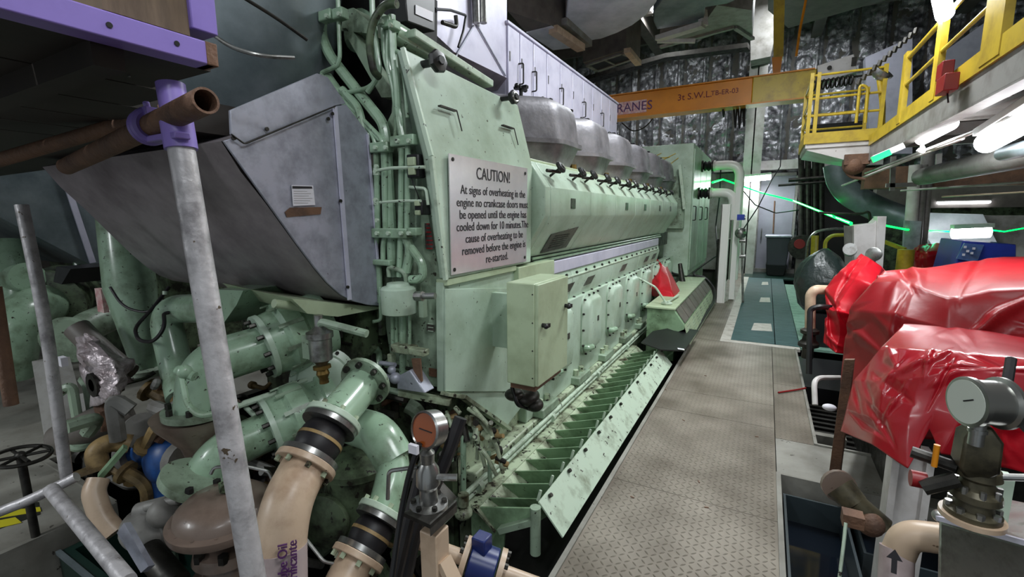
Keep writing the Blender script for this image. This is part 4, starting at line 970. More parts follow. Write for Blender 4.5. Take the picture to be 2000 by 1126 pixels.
# ================================================================ big pale pipes under the hood
def flangepair(R, c, ax, rad, t=.022, gap=.004, nb=8, mat=None, name='flange'):
    ax = V(ax).normalized(); c = V(c); mm = MB().cyl(c-ax*(t+gap), c-ax*gap, rad, n=32).cyl(c+ax*gap, c+ax*(t+gap), rad, n=32)
    f = mm.build(name, mat or m_greenp, R, bevel=.002)
    b = MB().bolts(c+ax*(t+gap), ax, rad*.84, nb, rad*.085, .022, .2).bolts(c-ax*(t+gap), -ax, rad*.84, nb, rad*.085, .022, .2).build('flange_bolt', m_dsteel, f)
    return f
def coupling(lab, c, ax, r0):
    R = T('pipe_coupling', lab, 'coupling', V(c)-V((0, 0, r0))); ax = V(ax).normalized(); c = V(c)
    MB().lathe(c, ax, [(r0*.7, -.24), (r0*1.12, -.24), (r0*1.14, -.22), (r0*1.14, -.18), (r0*1.02, -.17), (r0*1.02, -.12), (r0*1.16, -.10), (r0*1.22, -.06), (r0*1.22, -.02), (r0*1.05, .0), (r0*1.0, .06), (r0*.6, .06)], n=40).build('bellows_body', m_greenp, R, sharp=.5)
    MB().cyl(c+ax*.06, c+ax*.085, r0*1.05, n=40).build('flange', m_green, R)
    MB().bolts(c+ax*.085, ax, r0*.88, 10, r0*.075, .03).build('flange_bolt', m_dsteel, R)
    m = MB()
    for i in range(10):
        x, y, d = frame(ax); t = 2*PI*i/10; o = (x*math.cos(t)+y*math.sin(t))*r0*1.2; m.beam(c-ax*.1+o, c+ax*.02+o, .02, .008, o)
    m.build('rib', m_green2, R)
    return c+ax*.085
c1 = D(545, 665, 2.34); ax1 = (D(398, 722, 2.12)-c1).normalized()
f1 = coupling('upper green bellows coupling with bolted rings under the hood', c1, ax1, .155)
e1_ = D(398, 712, 2.14)
PI1 = T('cooling_pipe', 'thick pale green pipe bending down from the upper bellows coupling', 'pipe', D(385, 800, 2.0))
MB().tube([f1-ax1*.02, e1_, D(390, 800, 2.14)], .105, n=32, fil=.22, seg=14).build('pipe_elbow', m_greenp, PI1)
fb = D(390, 792, 2.14)
MB().cyl(fb, fb+V((0, 0, -.03)), .15, n=36).build('flange', m_green2, PI1)
MB().bolts(fb, (0, 0, 1), .125, 8, .014, .025).build('flange_bolt', m_dsteel, PI1)
MB().tube([D(352, 720, 1.95), D(366, 790, 1.9), D(390, 812, 1.88), D(430, 806, 1.88)], .013, n=10).sphere(D(360, 725, 1.94), .03).cyl(D(345, 722, 1.95), D(380, 735, 1.95), .02).build('bypass_pipe', m_greenp, PI1)
MB().lathe(D(390, 850, 2.2), (0, 0, 1), [(.06, -.12), (.08, -.04), (.17, .08), (.185, .12), (.17, .12)], n=32).build('pipe_bowl', m_brown, label='brown bowl-shaped reducer under the upper green elbow', cat='reducer')
c2 = D(560, 824, 2.28); ax2 = (D(410, 892, 2.08)-c2).normalized()
f2 = coupling('lower green bellows coupling with bolted rings, below the upper one', c2, ax2, .145)
PI2 = T('cooling_pipe', 'thick pale green pipe curving down behind the brown dome', 'pipe', D(395, 960, 1.98))
MB().tube([f2-ax2*.02, D(430, 884, 2.1), D(392, 950, 2.1)], .095, n=32, fil=.2, seg=14).build('pipe_elbow', m_greenp, PI2)
fb = D(392, 930, 2.0)
MB().cyl(fb, fb+V((-.01, -.01, -.03)), .15, n=36).build('flange', m_green2, PI2)
MB().bolts(fb, (0, 0, 1), .125, 8, .016, .02).build('flange_bolt', m_dark, PI2)
m = MB().torus(D(600, 745, 2.6), ax1, .30, .02).torus(D(470, 640, 2.3), ax1, .08, .01)
R = T('round_end_cover', 'round pale green end cover with bolts right of the bellows couplings', 'cover', D(635, 800, 2.35))
cc = D(632, 740, 2.4); axc = (D(625, 745, 2.2)-cc).normalized()
MB().lathe(cc, axc, [(.16, -.03), (.165, 0), (.13, .012), (.12, .03), (.09, .04)], n=36).build('cover_plate', m_green, R, sharp=.4)
MB().bolts(cc, axc, .148, 12, .010, .015).build('cover_bolt', m_dsteel, R)
VB = T('filter_valve', 'dull silver cylindrical filter with brass base hanging left of the round cover', 'valve', D(645, 745, 2.1))
c = D(628, 705, 2.15)
MB().lathe(c, (0, 0, 1), [(.02, -.02), (.035, 0), (.05, .01), (.052, .11), (.06, .115), (.06, .14), (.04, .15), (.02, .17), (.02, .22)], n=24).build('filter_body', m_steel, VB)
MB().lathe(c+V((0, 0, -.02)), (.1, 0, -1), [(.04, 0), (.04, .015), (.025, .02), (.03, .04), (.02, .06), (.022, .085)], n=16).build('brass_base', m_brass, VB)
MB().tube([c+V((0, 0, .17)), c+V((.02, 0, .19)), c+V((.25, .05, .15))], .018, n=10).box(c+V((-.08, 0, .06)), (.05, .04, .11)).build('filter_bracket', m_green2, VB)
MB().tube([D(590, 900, 2.1), D(480, 795, 2.25)][::-1], .012).tube([D(455, 795, 2.2), D(545, 765, 2.3), D(600, 740, 2.35)], .016, n=10).build('stay_rod', m_lip, label='pale stay rod passing between the two bellows couplings', cat='rod')

# further green pipes
BP = T('charge_air_pipe', 'very thick pale green pipe descending behind the grey hood', 'pipe', D(285, 720, 3.2))
MB().tube([D(235, 420, 3.2), D(255, 560, 3.2), D(288, 730, 3.2)], [.135, .15, .07], n=32).build('pipe_upper', m_greenp, BP)
MB().tube([D(262, 560, 3.22), D(288, 712, 3.22)], .08, n=24).build('pipe_lower', m_green, BP)
c = D(288, 715, 3.2)
MB().cyl(c, c+V((0, 0, -.04)), .16, n=32).build('flange', m_lip, BP)
UP = T('water_pipe', 'pale green pipe with a square bend in front of the charge air pipe', 'pipe', D(345, 740, 2.7))
MB().tube([D(440, 602, 2.6), D(318, 602, 2.75), D(345, 720, 2.7), D(358, 775, 2.6)], .083, n=28, fil=.17, seg=12).build('bent_pipe', m_greenp, UP)
MB().cyl(D(322, 575, 2.7), D(322, 568, 2.7), .012).cyl(D(368, 606, 2.62), D(374, 606, 2.62), .012).build('plug', m_lip, UP)
MB().tube([D(330, 610, 2.62), D(320, 612, 2.6), D(322, 640, 2.55), D(300, 668, 2.55), D(270, 665, 2.6), D(262, 640, 2.7), D(300, 600, 2.8), D(330, 560, 2.9)], .010, n=8, fil=.06).build('cable', m_rubber, label='black cable looping below the square bend of the water pipe', cat='cable')
MB().tube([D(215, 560, 2.9), D(240, 600, 2.9), D(290, 612, 2.9), D(320, 585, 2.9)], .008, n=8, fil=.1).build('cable', m_rubber, label='thin dark cable crossing in front of the thick charge air pipe', cat='cable')

# lube oil lines with rubber bellows
def oil_line(lab, pts, r, bel0, bel1, topp, rb, cat='pipe'):
    R = T('lube_oil_pipe', lab, cat, pts[0])
    MB().tube(pts, r, n=32, fil=.16, seg=14).build('cream_pipe', m_cream, R)
    ax = (bel1-bel0).normalized(); rr = rb*1.45
    for c, mt in ((bel0-ax*.02, m_cream), (bel1+ax*.02, m_lip)):
        f = MB().cyl(c-ax*.012, c+ax*.012, rr, n=36).build('flange', mt, R, bevel=.003)
        MB().bolts(c+ax*.012, ax, rr*.85, 8, .010, .018).bolts(c-ax*.012, -ax, rr*.85, 8, .010, .018).build('flange_bolt', m_base, f)
    MB().cyl(bel0-ax*.006, bel0+ax*.014, rr*.96, n=36).cyl(bel1-ax*.014, bel1+ax*.006, rr*.96, n=36).build('steel_ring', m_steel, R)
    MB().lathe(bel0, ax, [(rb*.9, .01), (rb*1.0, .02), (rb*1.08, (bel1-bel0).length*.3), (rb*1.12, (bel1-bel0).length*.5), (rb*1.08, (bel1-bel0).length*.7), (rb*.95, (bel1-bel0).length-.015)], n=32).build('rubber_bellows', m_rubber, R, sharp=2)
    mid = bel0.lerp(bel1, .5)
    MB().cyl(mid-ax*.006, mid+ax*.006, rb*1.14, n=32).build('ochre_stripe', m_ochre, R)
    MB().tube([bel1+ax*.02]+topp, r*.95, n=28, fil=.12, seg=12).build('green_pipe', m_greenp, R)
    return R
b0, b1 = D(603, 897, 1.70), D(645, 828, 1.80)
OL = oil_line('cream lube oil pipe with black rubber bellows rising at the bottom centre', [D(548, 1260, 1.50), D(546, 1060, 1.52), D(560, 980, 1.56), b0-(b1-b0).normalized()*.02], .082, b0, b1, [D(680, 785, 1.92), D(712, 745, 2.05)], .078)
c = D(716, 742, 2.04); axf = (D(680, 785, 1.92)-D(725, 738, 2.08)).normalized()
MB().cyl(c, c+axf*.02, .115, n=32).build('flange', m_green2, OL)
MB().bolts(c+axf*.02, axf, .095, 8, .013, .02).build('flange_bolt', m_dsteel, OL)
MB().tube([D(548, 1270, 1.499), D(546.5, 1066, 1.519)], .0835, n=32).build('lilac_band', m_pinkp, OL)
cdir = (D(546, 1066, 1.52)-D(548, 1260, 1.50)).normalized()
vd = -(EYE-D(546, 1100, 1.43)).normalized()
side = cdir.cross(-vd).normalized()
for s_, px in (('Lube Oil', 553), ('Lubrificante', 572)):
    text(s_, 'pipe_lettering', .040, D(px, 1102 if px < 560 else 1110, 1.432 if px < 560 else 1.437), cdir, -side, m_violet, OL, sx=.9, ext=.004)
m = MB(); pa = D(521, 1122, 1.445); pt = D(521, 1097, 1.45)
m.beam(pa-cdir*.05, pt, .008, .006, vd); m.prism([pt-side*.014, pt+side*.014, pt+cdir*.03], vd*.004)
m.build('flow_arrow', m_ink, OL)
b0, b1 = D(705, 1078, 1.72), D(742, 1012, 1.80)
OL2 = oil_line('second cream oil pipe with black rubber bellows behind the gauge stand', [D(640, 1270, 1.55), D(665, 1150, 1.62), b0-(b1-b0).normalized()*.02], .07, b0, b1, [D(760, 960, 1.86), D(772, 900, 1.95), D(740, 850, 2.05), D(715, 830, 2.1)], .07)
MB().tube([D(772, 900, 1.96), D(740, 845, 2.0), D(690, 830, 2.15)], .085, n=28, fil=.1).build('elbow', m_greenp, label='pale green cast elbow above the second oil pipe', cat='elbow')
m = MB().lathe(D(640, 1010, 2.1), (.3, -1, .1), [(.05, -.2), (.11, -.2), (.11, -.16), (.08, -.15), (.08, 0), (.12, .01), (.12, .04), (.07, .06)], n=28)
m.build('oil_pump', m_greend, label='dirty green pump casing in shadow between the two oil pipes', cat='pump')
MB().lathe(D(700, 935, 2.2), (0, 0, 1), [(.08, -.3), (.13, -.25), (.15, -.1), (.15, .06), (.17, .07), (.17, .1), (.08, .14)], n=28).build('pump_motor', m_greend, label='dirty green ribbed pump body behind the first rubber bellows', cat='pump')
MB().tube([D(580, 1030, 1.7), D(632, 1096, 1.65), D(690, 1108, 1.65)], .006, n=8).build('wire', m_steel, label='bent thin steel rod crossing the dark gap beside the oil pipe', cat='rod')
MB().tube([D(412, 925, 1.72), D(418, 912, 1.72), D(470, 908, 1.72), D(525, 920, 1.75), D(535, 945, 1.75)], .006, n=8).build('wire', m_steel, label='thin steel pipe arching over the brown dome', cat='pipe')

# brown dome actuator
DM = T('dome_actuator', 'round brown domed valve actuator at the bottom behind the scaffold pole', 'actuator', D(440, 1110, 1.85))
c = D(440, 1005, 1.85)
MB().lathe(c, (0, 0, 1), [(.10, -.03), (.195, -.02), (.20, -.005), (.20, .012), (.175, .02), (.168, .05), (.135, .078), (.07, .092), (.0, .096)], n=40).build('dome', m_brown, DM, sharp=.7)
MB().torus(c+V((0, 0, .0)), (0, 0, 1), .188, .008, n=40).build('dome_rim', m_rust, DM)
MB().bolts(c+V((0, 0, .012)), (0, 0, 1), .178, 14, .006, .008).build('rim_bolt', m_brown, DM)
MB().tube([c+V((0, 0, .1)), c+V((0, 0, .14))], .012).torus(c+V((0.02, 0, .125)), (1, 0, 0), .018, .005).build('lifting_eye', m_greend, DM)
MB().cyl(c+V((-.05, 0, -.03)), c+V((-.05, 0, -.12)), .06).build('stem_collar', m_sheet, DM)
MB().lathe(c+V((0, 0, -.10)), (0, 0, -1), [(.05, 0), (.12, .02), (.13, .06), (.08, .08), (.1, .13), (.15, .16), (.16, .25), (.14, .35)], n=28).build('valve_body', m_brown, DM)
MB().bolts(c+V((0, 0, -.13)), (0, 0, 1), .11, 7, .02, .03).build('body_bolt', m_dsteel, DM)

# blue pump and its neighbours
BLU = T('blue_strainer', 'blue cast strainer body among the left piping', 'strainer', D(335, 940, 2.7))
c = D(335, 895, 2.7)
MB().sphere(c, .15, (1, .9, 1.05), n=28, m=18).cyl(c, c+V((0, 0, -.26)), .11).cyl(c+V((-.12, 0, .02)), c+V((-.28, -.05, .04)), .10).build('strainer_body', m_blue, BLU)
MB().cyl(c+V((-.26, -.04, .04)), c+V((-.30, -.06, .045)), .15).cyl(c+V((.14, 0, .03)), c+V((.22, 0, .04)), .12).build('strainer_flange', m_grey, BLU)
MB().lathe(D(330, 845, 2.75), (0, 0, 1), [(.05, -.05), (.1, -.02), (.12, .02), (.06, .06)], n=20).build('strainer_cap', m_ochre, BLU)
MB().tube([D(195, 915, 2.5), D(185, 880, 2.5), D(215, 862, 2.55), D(255, 866, 2.6)], .05, n=20, fil=.1).cyl(D(178, 912, 2.5), D(180, 920, 2.5), .09).build('ochre_elbow_pipe', m_ochre, label='dirty ochre elbow pipe left of the blue strainer', cat='pipe')
MB().beam(D(195, 930, 2.2), D(245, 872, 2.25), .05, .02).build('green_lever', m_vane, label='dark green lever bar with white edge leaning beside the ochre elbow', cat='lever')
MB().tube([D(192, 935, 2.15), D(182, 960, 2.12), D(198, 1010, 2.1), D(225, 1040, 2.1)], .045, n=20, fil=.1).build('cream_elbow_pipe', m_cream, label='cream curved pipe below the green lever bar', cat='pipe')
MB().lathe(D(340, 860, 2.5)+V((-.35,0,-.02)), (.9, -.2, .25), [(.02, 0), (.1, 0), (.1, .03), (.02, .03)], n=28).build('steel_disc_flange', m_grey, label='grey blank flange left of the blue strainer', cat='flange')
m = MB().sphere(D(290, 1030, 2.0), .10, (1.2, 1, .9)).cyl(D(270, 1000, 2.0), D(330, 985, 2.0), .04).cyl(D(300, 1000, 2.0), D(310, 1080, 2.0), .06).sphere(D(320, 1000, 1.95), .06).tube([D(285, 990, 1.95), D(350, 975, 1.95)], .02).box(D(330, 1020, 2.0), (.1, .1, .12))
m.build('grey_valve', m_grey, label='grey cast valve with side lever left of the brown dome', cat='valve', bevel=.004)
MB().prism([D(228, 1040, 1.75), D(242, 1020, 1.75), D(290, 1105, 1.7), D(275, 1118, 1.7)], V((.0, .02, -.01))).build('grey_plate_strip', m_sheet, label='short flat grey strip standing by the grey valve', cat='plate')
MB().tube([D(290, 1075, 1.9), D(345, 1140, 1.8)], .05, n=18).build('black_pipe', m_dsteel, label='short dark pipe at the bottom left of the brown dome', cat='pipe')
# handwheel
HW = T('valve_handwheel', 'dark spoked handwheel on a stem above the left floor', 'handwheel', D(55, 960, 2.3))
c = D(40, 890, 2.3)
MB().torus(c, (.1, .1, 1), .11, .010, n=40).build('wheel_rim', m_dsteel, HW)
m = MB()
for i in range(3):
    t = i*PI/3; o = V((math.cos(t), math.sin(t), 0))*.11; m.tube([c-o, c+o], .008, n=8)
m.sphere(c, .025, n=10, m=8).build('wheel_spokes', m_dsteel, HW)
MB().tube([c, D(55, 965, 2.3)+V((0,0,-.3))], .018).build('wheel_stem', m_dsteel, HW)
# foil wrap
FW = T('foil_wrapped_pipe', 'crumpled silver foil wrapped around a pipe left of the green pipes', 'foil wrap', D(200, 790, 2.7))
k = [[D(150, 660, 2.85), D(155, 700, 2.8), D(165, 740, 2.78), D(175, 795, 2.75)],
     [D(170, 650, 2.7), D(185, 700, 2.62), D(200, 740, 2.6), D(205, 785, 2.62)],
     [D(190, 660, 2.7), D(215, 700, 2.62), D(232, 735, 2.62), D(240, 772, 2.62)],
     [D(200, 665, 2.9), D(238, 700, 2.8), D(262, 700, 2.8), D(262, 745, 2.85)]]
patch(k, 30, 30, .07, 7).build('foil_sheet', m_foilb, FW, solid=.003, sharp=.5, fixn=False)
MB().tube([D(150, 640, 2.9), D(200, 690, 2.9), D(250, 730, 2.9)], .07, n=16).build('wrapped_pipe', m_greyd, FW)
MB().tube([D(255, 800, 2.9), D(180, 830, 2.8), D(120, 860, 2.8)], .10, n=24).build('lagged_pipe', m_greyd, label='grey lagged horizontal pipe under the foil wrap', cat='pipe')
MB().box(D(122, 705, 2.6), (.06, .03, .05)).build('white_tag', m_paper, label='small white tag left of the foil wrap', cat='tag')
MB().box(D(199, 586, 3.3), (.10, .03, .17)).build('notice_card', m_pink, label='small white and red card hanging on the second engine', cat='card')
# floor bins and hazard stripe
m = MB()
MB().prism([P(-40, 1003, Z=.003), P(78, 990, Z=.003), P(80, 998, Z=.003), P(-40, 1018, Z=.003)], (0, 0, .003)).prism([P(-40, 1024, Z=.003), P(30, 1010, Z=.003), P(42, 1020, Z=.003), P(-40, 1040, Z=.003)], (0, 0, .003)).build('hazard_stripe', m_hyel, label='yellow hazard stripes painted on the left floor', cat='marking')
MB().prism([P(-40, 994, Z=.002), P(75, 980, Z=.002), P(78, 1004, Z=.002), P(-40, 1046, Z=.002)], (0, 0, .002)).build('hazard_stripe', m_hblk, label='black band between the yellow hazard stripes', cat='marking')
R = T('green_bin', 'dark green open crate in the pit at the bottom left', 'crate', (-2.5, .95, -.5))
MB().bb(-3.1, -2.0, .75, .80, -.5, -.1).bb(-3.1, -2.0, 1.25, 1.30, -.5, -.1).bb(-3.1, -3.05, .8, 1.25, -.5, -.1).bb(-2.05, -2.0, .8, 1.25, -.5, -.1).bb(-3.1, -2.0, .75, 1.3, -.52, -.49).build('crate_body', m_gdark, R)
MB().bb(-3.1, -2.0, .74, .76, -.11, -.09).build('crate_rim', m_teal, R)

# gauge stand
GS = T('gauge_stand', 'cream steel post carrying a dark square plate at the bottom centre', 'stand', D(850, 1250, 1.35))
tp = [D(787, 1000, 1.28), D(845, 975, 1.42), D(892, 978, 1.38), D(840, 1024, 1.22)]
MB().prism(tp, (0, 0, -.012)).prism([tp[3], tp[2], tp[2]+V((0, 0, -.035)), tp[3]+V((0, 0, -.035))], V((-.006, .006, 0))).build('top_plate', m_dsteel, GS)
pc = D(848, 1030, 1.33)
MB().bb(pc.x-.03, pc.x+.03, pc.y-.03, pc.y+.03, -.9, pc.z).build('post', m_cream, GS, bevel=.004)
MB().beam(pc+V((.03, 0, -.09)), pc+V((.28, -.02, -.45)), .045, .02).beam(pc+V((-.03, 0, -.22)), pc+V((-.30, .0, -.36)), .045, .02).build('brace', m_cream, GS)
GV = T('gauge_valve', 'oily valve carrying a round gauge with amber dial, standing on the square plate', 'gauge', D(838, 985, 1.32))
c = D(838, 990, 1.33)
MB().lathe(c, (0, 0, 1), [(.055, 0), (.055, .014), (.028, .02), (.025, .06), (.035, .075), (.032, .12), (.02, .14), (.022, .17), (.012, .18), (.012, .235)], n=22).build('valve_body', m_steel, GV)
MB().bolts(c+V((0, 0, .014)), (0, 0, 1), .044, 6, .008, .012).build('base_bolt', m_dsteel, GV)
MB().tube([c+V((-.02, -.02, .13)), c+V((-.09, -.06, .12)), c+V((-.1, -.06, .03))], .006, n=8).tube([c+V((.02, .0, .1)), c+V((.08, .03, .1))], .01, n=8).build('impulse_pipe', m_steel, GV)
gc = D(835, 838, 1.26); gax = (D(800, 838, .95)-gc); gax = (EYE-gc).normalized()*.75+V((-.55, -.5, -.1)); gax.normalize()
MB().lathe(gc, gax, [(.03, -.035), (.05, -.03), (.052, .012), (.047, .016), (.045, .010)], n=36).build('gauge_case', m_steel, GV)
MB().cyl(gc+gax*.008, gc+gax*.011, .045, n=36).build('gauge_dial', m_orange, GV)
gx, gy, _ = frame(gax)
MB().beam(gc+gax*.012-gx*.02, gc+gax*.012+gx*.028, .003, .001, gax).build('gauge_needle', m_black, GV)
MB().box(D(808, 876, 1.2), (.028, .01, .024)).build('paper_tag', m_paper, label='small white tag hanging under the amber gauge', cat='tag')
m = MB().tube([D(870, 830, 1.5), D(828, 900, 1.45), D(800, 1010, 1.42), D(770, 1140, 1.4)], .02, n=10, fil=.3).tube([D(900, 815, 1.5), D(870, 900, 1.48), D(815, 1020, 1.5), D(790, 1140, 1.45)], .022, n=10, fil=.3)
m.build('black_hose', m_rubber, label='pair of black hoses falling behind the gauge stand', cat='hose')
MB().tube([D(820, 865, 1.25), D(800, 920, 1.25), D(783, 1000, 1.25), D(765, 1130, 1.2)], .008, n=8, fil=.1).build('black_wire', m_black, label='thin black wire beside the gauge stand', cat='wire')
# blue butterfly valve
BV = T('blue_valve', 'blue butterfly valve with cream flanges beside the gauge stand', 'valve', D(940, 1120, 1.5))
c = D(942, 1102, 1.5); ax = V((.85, .3, -.25)).normalized()
MB().cyl(c-ax*.045, c+ax*.045, .062, n=28).box(c+V((0, 0, .08)), (.05, .05, .05)).build('valve_body', m_bluem if False else M('navy_valve_paint', (26, 42, 100), .3), BV, bevel=.004)
for s in (-1, 1):
    MB().cyl(c+ax*s*.05, c+ax*s*.068, .068, n=28).build('flange', m_cream, BV)
    MB().tube([c+ax*s*.06, c+ax*s*.24], .024, n=18).build('stub_pipe', m_cream, BV)
MB().bolts(c+ax*.068, ax, .056, 6, .009, .012).bolts(c-ax*.068, -ax, .056, 6, .009, .012).build('flange_bolt', m_dsteel, BV)

# ================================================================ second engine, far left
E2 = T('diesel_engine', 'second green engine in the dark at the far left behind the scaffold pole', 'engine', (-7.0, 6, -.6))
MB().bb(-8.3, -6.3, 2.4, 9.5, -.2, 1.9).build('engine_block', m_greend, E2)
MB().prism([(-6.15, 1.4, 2.1), (-6.15, 2.6, 2.4), (-6.15, 2.6, 1.1), (-6.15, 2.1, 1.12), (-6.15, 1.4, 1.7)], (-2.0, 0, 0)).build('hood', m_teal, E2)
MB().beam((-6.12, 1.95, 2.2), (-6.12, 2.1, 1.15), .05, .02, (1, 0, 0)).build('hood_strip', m_clad, E2)
m = MB()
for i, px in enumerate((150, 166, 182, 200, 212)): m.tube([D(px-6, 400, 5.0), D(px, 520, 5.0), D(px+3, 640, 5.0)], .03, n=10)
m.build('pipe', m_greenp, E2)
m = MB()
for px, py in ((160, 430), (190, 450), (175, 500), (195, 520), (170, 395), (205, 560)): m.box(D(px, py, 4.95), (.2, .1, .1))
m.build('pipe_clamp', m_green2, E2)
MB().bb(-5.4, -5.1, 2.3, 2.5, -.4, 1.8).build('end_frame', m_greend, E2)
cA = D(95, 590, 4.4); cB = D(30, 620, 4.0); ax = (cB-cA).normalized()
MB().lathe(cA, ax, [(.15, -.3), (.3, -.28), (.3, -.2), (.27, -.18), (.27, -.05), (.31, -.04), (.31, .02), (.2, .05)], n=32).build('bellows_coupling', m_greend, E2)
MB().tube([cA, cB, cB+V((-.1, -.1, -.5))], .19, n=24, fil=.3).build('cooling_pipe', m_greenp, E2)
MB().tube([D(55, 540, 4.2), D(30, 545, 4.3), D(36, 590, 4.3), D(45, 640, 4.2)], .13, n=20, fil=.2).build('square_pipe', m_greenp, E2)
MB().tube([D(-10, 480, 4.6), D(8, 540, 4.6), D(15, 600, 4.6)], .26, n=20).build('charge_air_pipe', m_greenp, E2)
MB().tube([D(210, 620, 4.2), D(165, 640, 4.0), D(140, 665, 3.9)], .13, n=20, fil=.3).cyl(D(140, 660, 3.9), D(132, 666, 3.85), .2).build('oil_pipe', m_green2, E2)
MB().prism([D(110, 520, 4.3), D(138, 525, 4.3), D(120, 555, 4.3), D(104, 550, 4.3)], (0, .4, 0)).build('black_shroud', m_black, E2)
R = T('support_pedestal', 'grey steel pedestal foot between the poles on the left floor', 'pedestal', D(95, 870, 3.0))
MB().prism([D(62, 705, 3.2), D(92, 705, 3.2), D(128, 850, 3.0), D(88, 865, 3.0)], (0, .12, 0)).build('pedestal_leg', m_grey, R)
MB().prism([D(150, 770, 2.9), D(172, 765, 2.9), D(188, 900, 2.8), D(172, 905, 2.8)], (0, .06, 0)).build('pedestal_rib', m_grey, R)
# assorted dark clutter of small pipes behind the left pipes
random.seed(11)
CLT = T('bilge_pipework', 'tangle of dark oily pipes and fittings in the pit on the left', 'pipework', (-3.2, 1.9, -.8))
ms = [MB() for _ in range(6)]; mats = [m_dsteel, m_greend, m_grey, m_ochre, m_rust, m_green2]
for i in range(190):
    px = random.uniform(120, 880); py = random.uniform(740, 1120)
    if px < 300 and py > 930: continue
    d = random.uniform(2.5, 3.2); c = D(px, py, d)
    a = random.choice([(1, 0, 0), (0, 1, 0), (0, 0, 1), (.7, .3, -.4), (.6, 0, .6)]); l = random.uniform(.05, .28); r = random.uniform(.012, .05)
    mm = ms[i % 6]
    mm.tube([c, c+V(a)*l, c+V(a)*l+V((random.uniform(-.1, .1), random.uniform(-.1, .1), random.uniform(-.2, .05)))], r, n=8, fil=r*2)
    if i % 3 == 0: mm.cyl(c, c+V(a)*.03, r*1.9, n=12)
for mm, mt in zip(ms, mats): mm.build('pipework', mt, CLT)
ms = [MB() for _ in range(3)]
for i in range(60):
    px = random.uniform(600, 780); py = random.uniform(640, 820); c = D(px, py, random.uniform(2.5, 2.75))
    a = random.choice([(1, 0, 0), (0, 0, 1), (.5, 0, .5)])
    ms[i % 3].tube([c, c+V(a)*random.uniform(.05, .16)], random.uniform(.008, .028), n=8)
FT = T('end_fittings', 'small green fittings covering the engine end behind the bellows couplings', 'fittings', (-2.2, 2.0, .4))
for mm, mt in zip(ms, (m_greend, m_green2, m_dsteel)): mm.build('fitting', mt, FT)
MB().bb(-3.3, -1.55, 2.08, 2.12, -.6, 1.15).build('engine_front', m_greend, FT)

# ================================================================ overhead ducts
def slab(name, label, pts, Z, h, mat, cat='duct', **k):
    return MB().prism([P(a, b, Z=Z) for a, b in pts], (0, 0, h)).build(name, mat, label=label, cat=cat, **k)
slab('air_duct', 'long dark duct with pale underside at the top beside the cladding cabinet', [(992, 22), (1078, 50), (1133, 92), (1080, 99), (1026, 62)], 4.3, 1.0, m_greyd)
slab('duct_soffit', 'pale grey soffit panel under the dark top duct', [(1028, 64), (1078, 52), (1130, 92), (1080, 98)], 4.28, .015, m_ductl, 'panel')
MB().beam(P(1080, 57, Z=4.27), P(1135, 94, Z=4.27), .14, .1).beam(P(1079, 52, Z=4.27), P(1079, 52, Z=4.27)+V((0, 0, .9)), .12, .1).build('duct_bracket', m_cream, label='cream flange frame on the corner of the dark top duct', cat='frame')
MB().beam(P(1100, 42, Z=4.45), P(1150, 86, Z=4.45), .12, .1).beam(P(1100, 42, Z=4.45), P(1100, 42, Z=4.45)+V((0, 0, .8)), .1, .1).build('duct_bracket', m_grey, label='grey perforated flange beside the cream duct frame', cat='frame')
slab('fan_housing', 'huge pale grey rounded fan duct at the top centre', [(1104, 38), (1150, 80), (1175, 76), (1205, 65), (1235, 50), (1262, 30), (1282, 5), (1295, -30), (1270, -70), (1200, -90), (1120, -70)], 4.5, 1.0, m_ductl, bevel=.02)
slab('fan_housing', 'second rounded duct, grey teal, right of the huge fan duct', [(1283, 58), (1275, 42), (1276, 22), (1290, 2), (1310, -25), (1360, -60), (1470, -60), (1450, -5), (1420, 8), (1378, 15), (1374, 42), (1330, 50)], 4.8, .9, m_teal, bevel=.02)
MB().beam(P(1284, 76, Z=4.7), P(1374, 48, Z=4.7), .16, .08).beam(P(1374, 50, Z=4.7), P(1372, 20, Z=4.95), .14, .08).beam(P(1284, 80, Z=4.68), P(1358, 80, Z=4.6), .07, .06).build('duct_bracket', m_white, label='bright white angle frame under the second rounded duct', cat='frame')
slab('grille_duct', 'dark box duct with a rectangular air grille in its underside', [(1138, 122), (1222, 96), (1250, 112), (1172, 141)], 4.6, .75, m_greyd)
R = T('air_grille', 'rectangular air grille with dark slots under the box duct', 'grille', P(1190, 120, Z=4.58))
m = MB()
g = [P(1146, 127, Z=4.585), P(1215, 104, Z=4.585), P(1240, 113, Z=4.585), P(1166, 138, Z=4.585)]
for i in range(4): m.beam(g[i], g[(i+1) % 4], .07, .04)
m.beam(g[0].lerp(g[1], .5), g[3].lerp(g[2], .5), .04, .03)
m.build('grille_frame', m_grey, R)
MB().prism(g, (0, 0, .01)).build('grille_slots', m_black, R)
MB().beam(P(1225, 98, Z=4.5), P(1247, 124, Z=4.5), .12, .08).beam(P(1225, 98, Z=4.5), P(1225, 98, Z=4.5)+V((0, 0, .8)), .1, .08).build('duct_bracket', m_cream, label='cream frame at the right end of the grille duct', cat='frame')
slab('box_duct', 'brown grey box duct left of the tall column near the ceiling', [(1288, 85), (1370, 76), (1435, 55), (1470, 75), (1468, 20), (1400, 10), (1372, 50)], 5.0, 1.1, m_grey)
MB().beam(P(1290, 92, Z=4.98), P(1435, 53, Z=4.98), .08, .05).beam(P(1435, 53, Z=4.98), P(1470, 76, Z=4.98), .08, .05).build('duct_trim', m_grey, label='thin edge trim under the brown grey box duct', cat='trim')
slab('cable_tray', 'dark cable tray band above the foil wall', [(1130, 160), (1300, 112), (1460, 92), (1465, 100), (1300, 120), (1140, 168)], 5.3, .1, m_dsteel, 'tray')
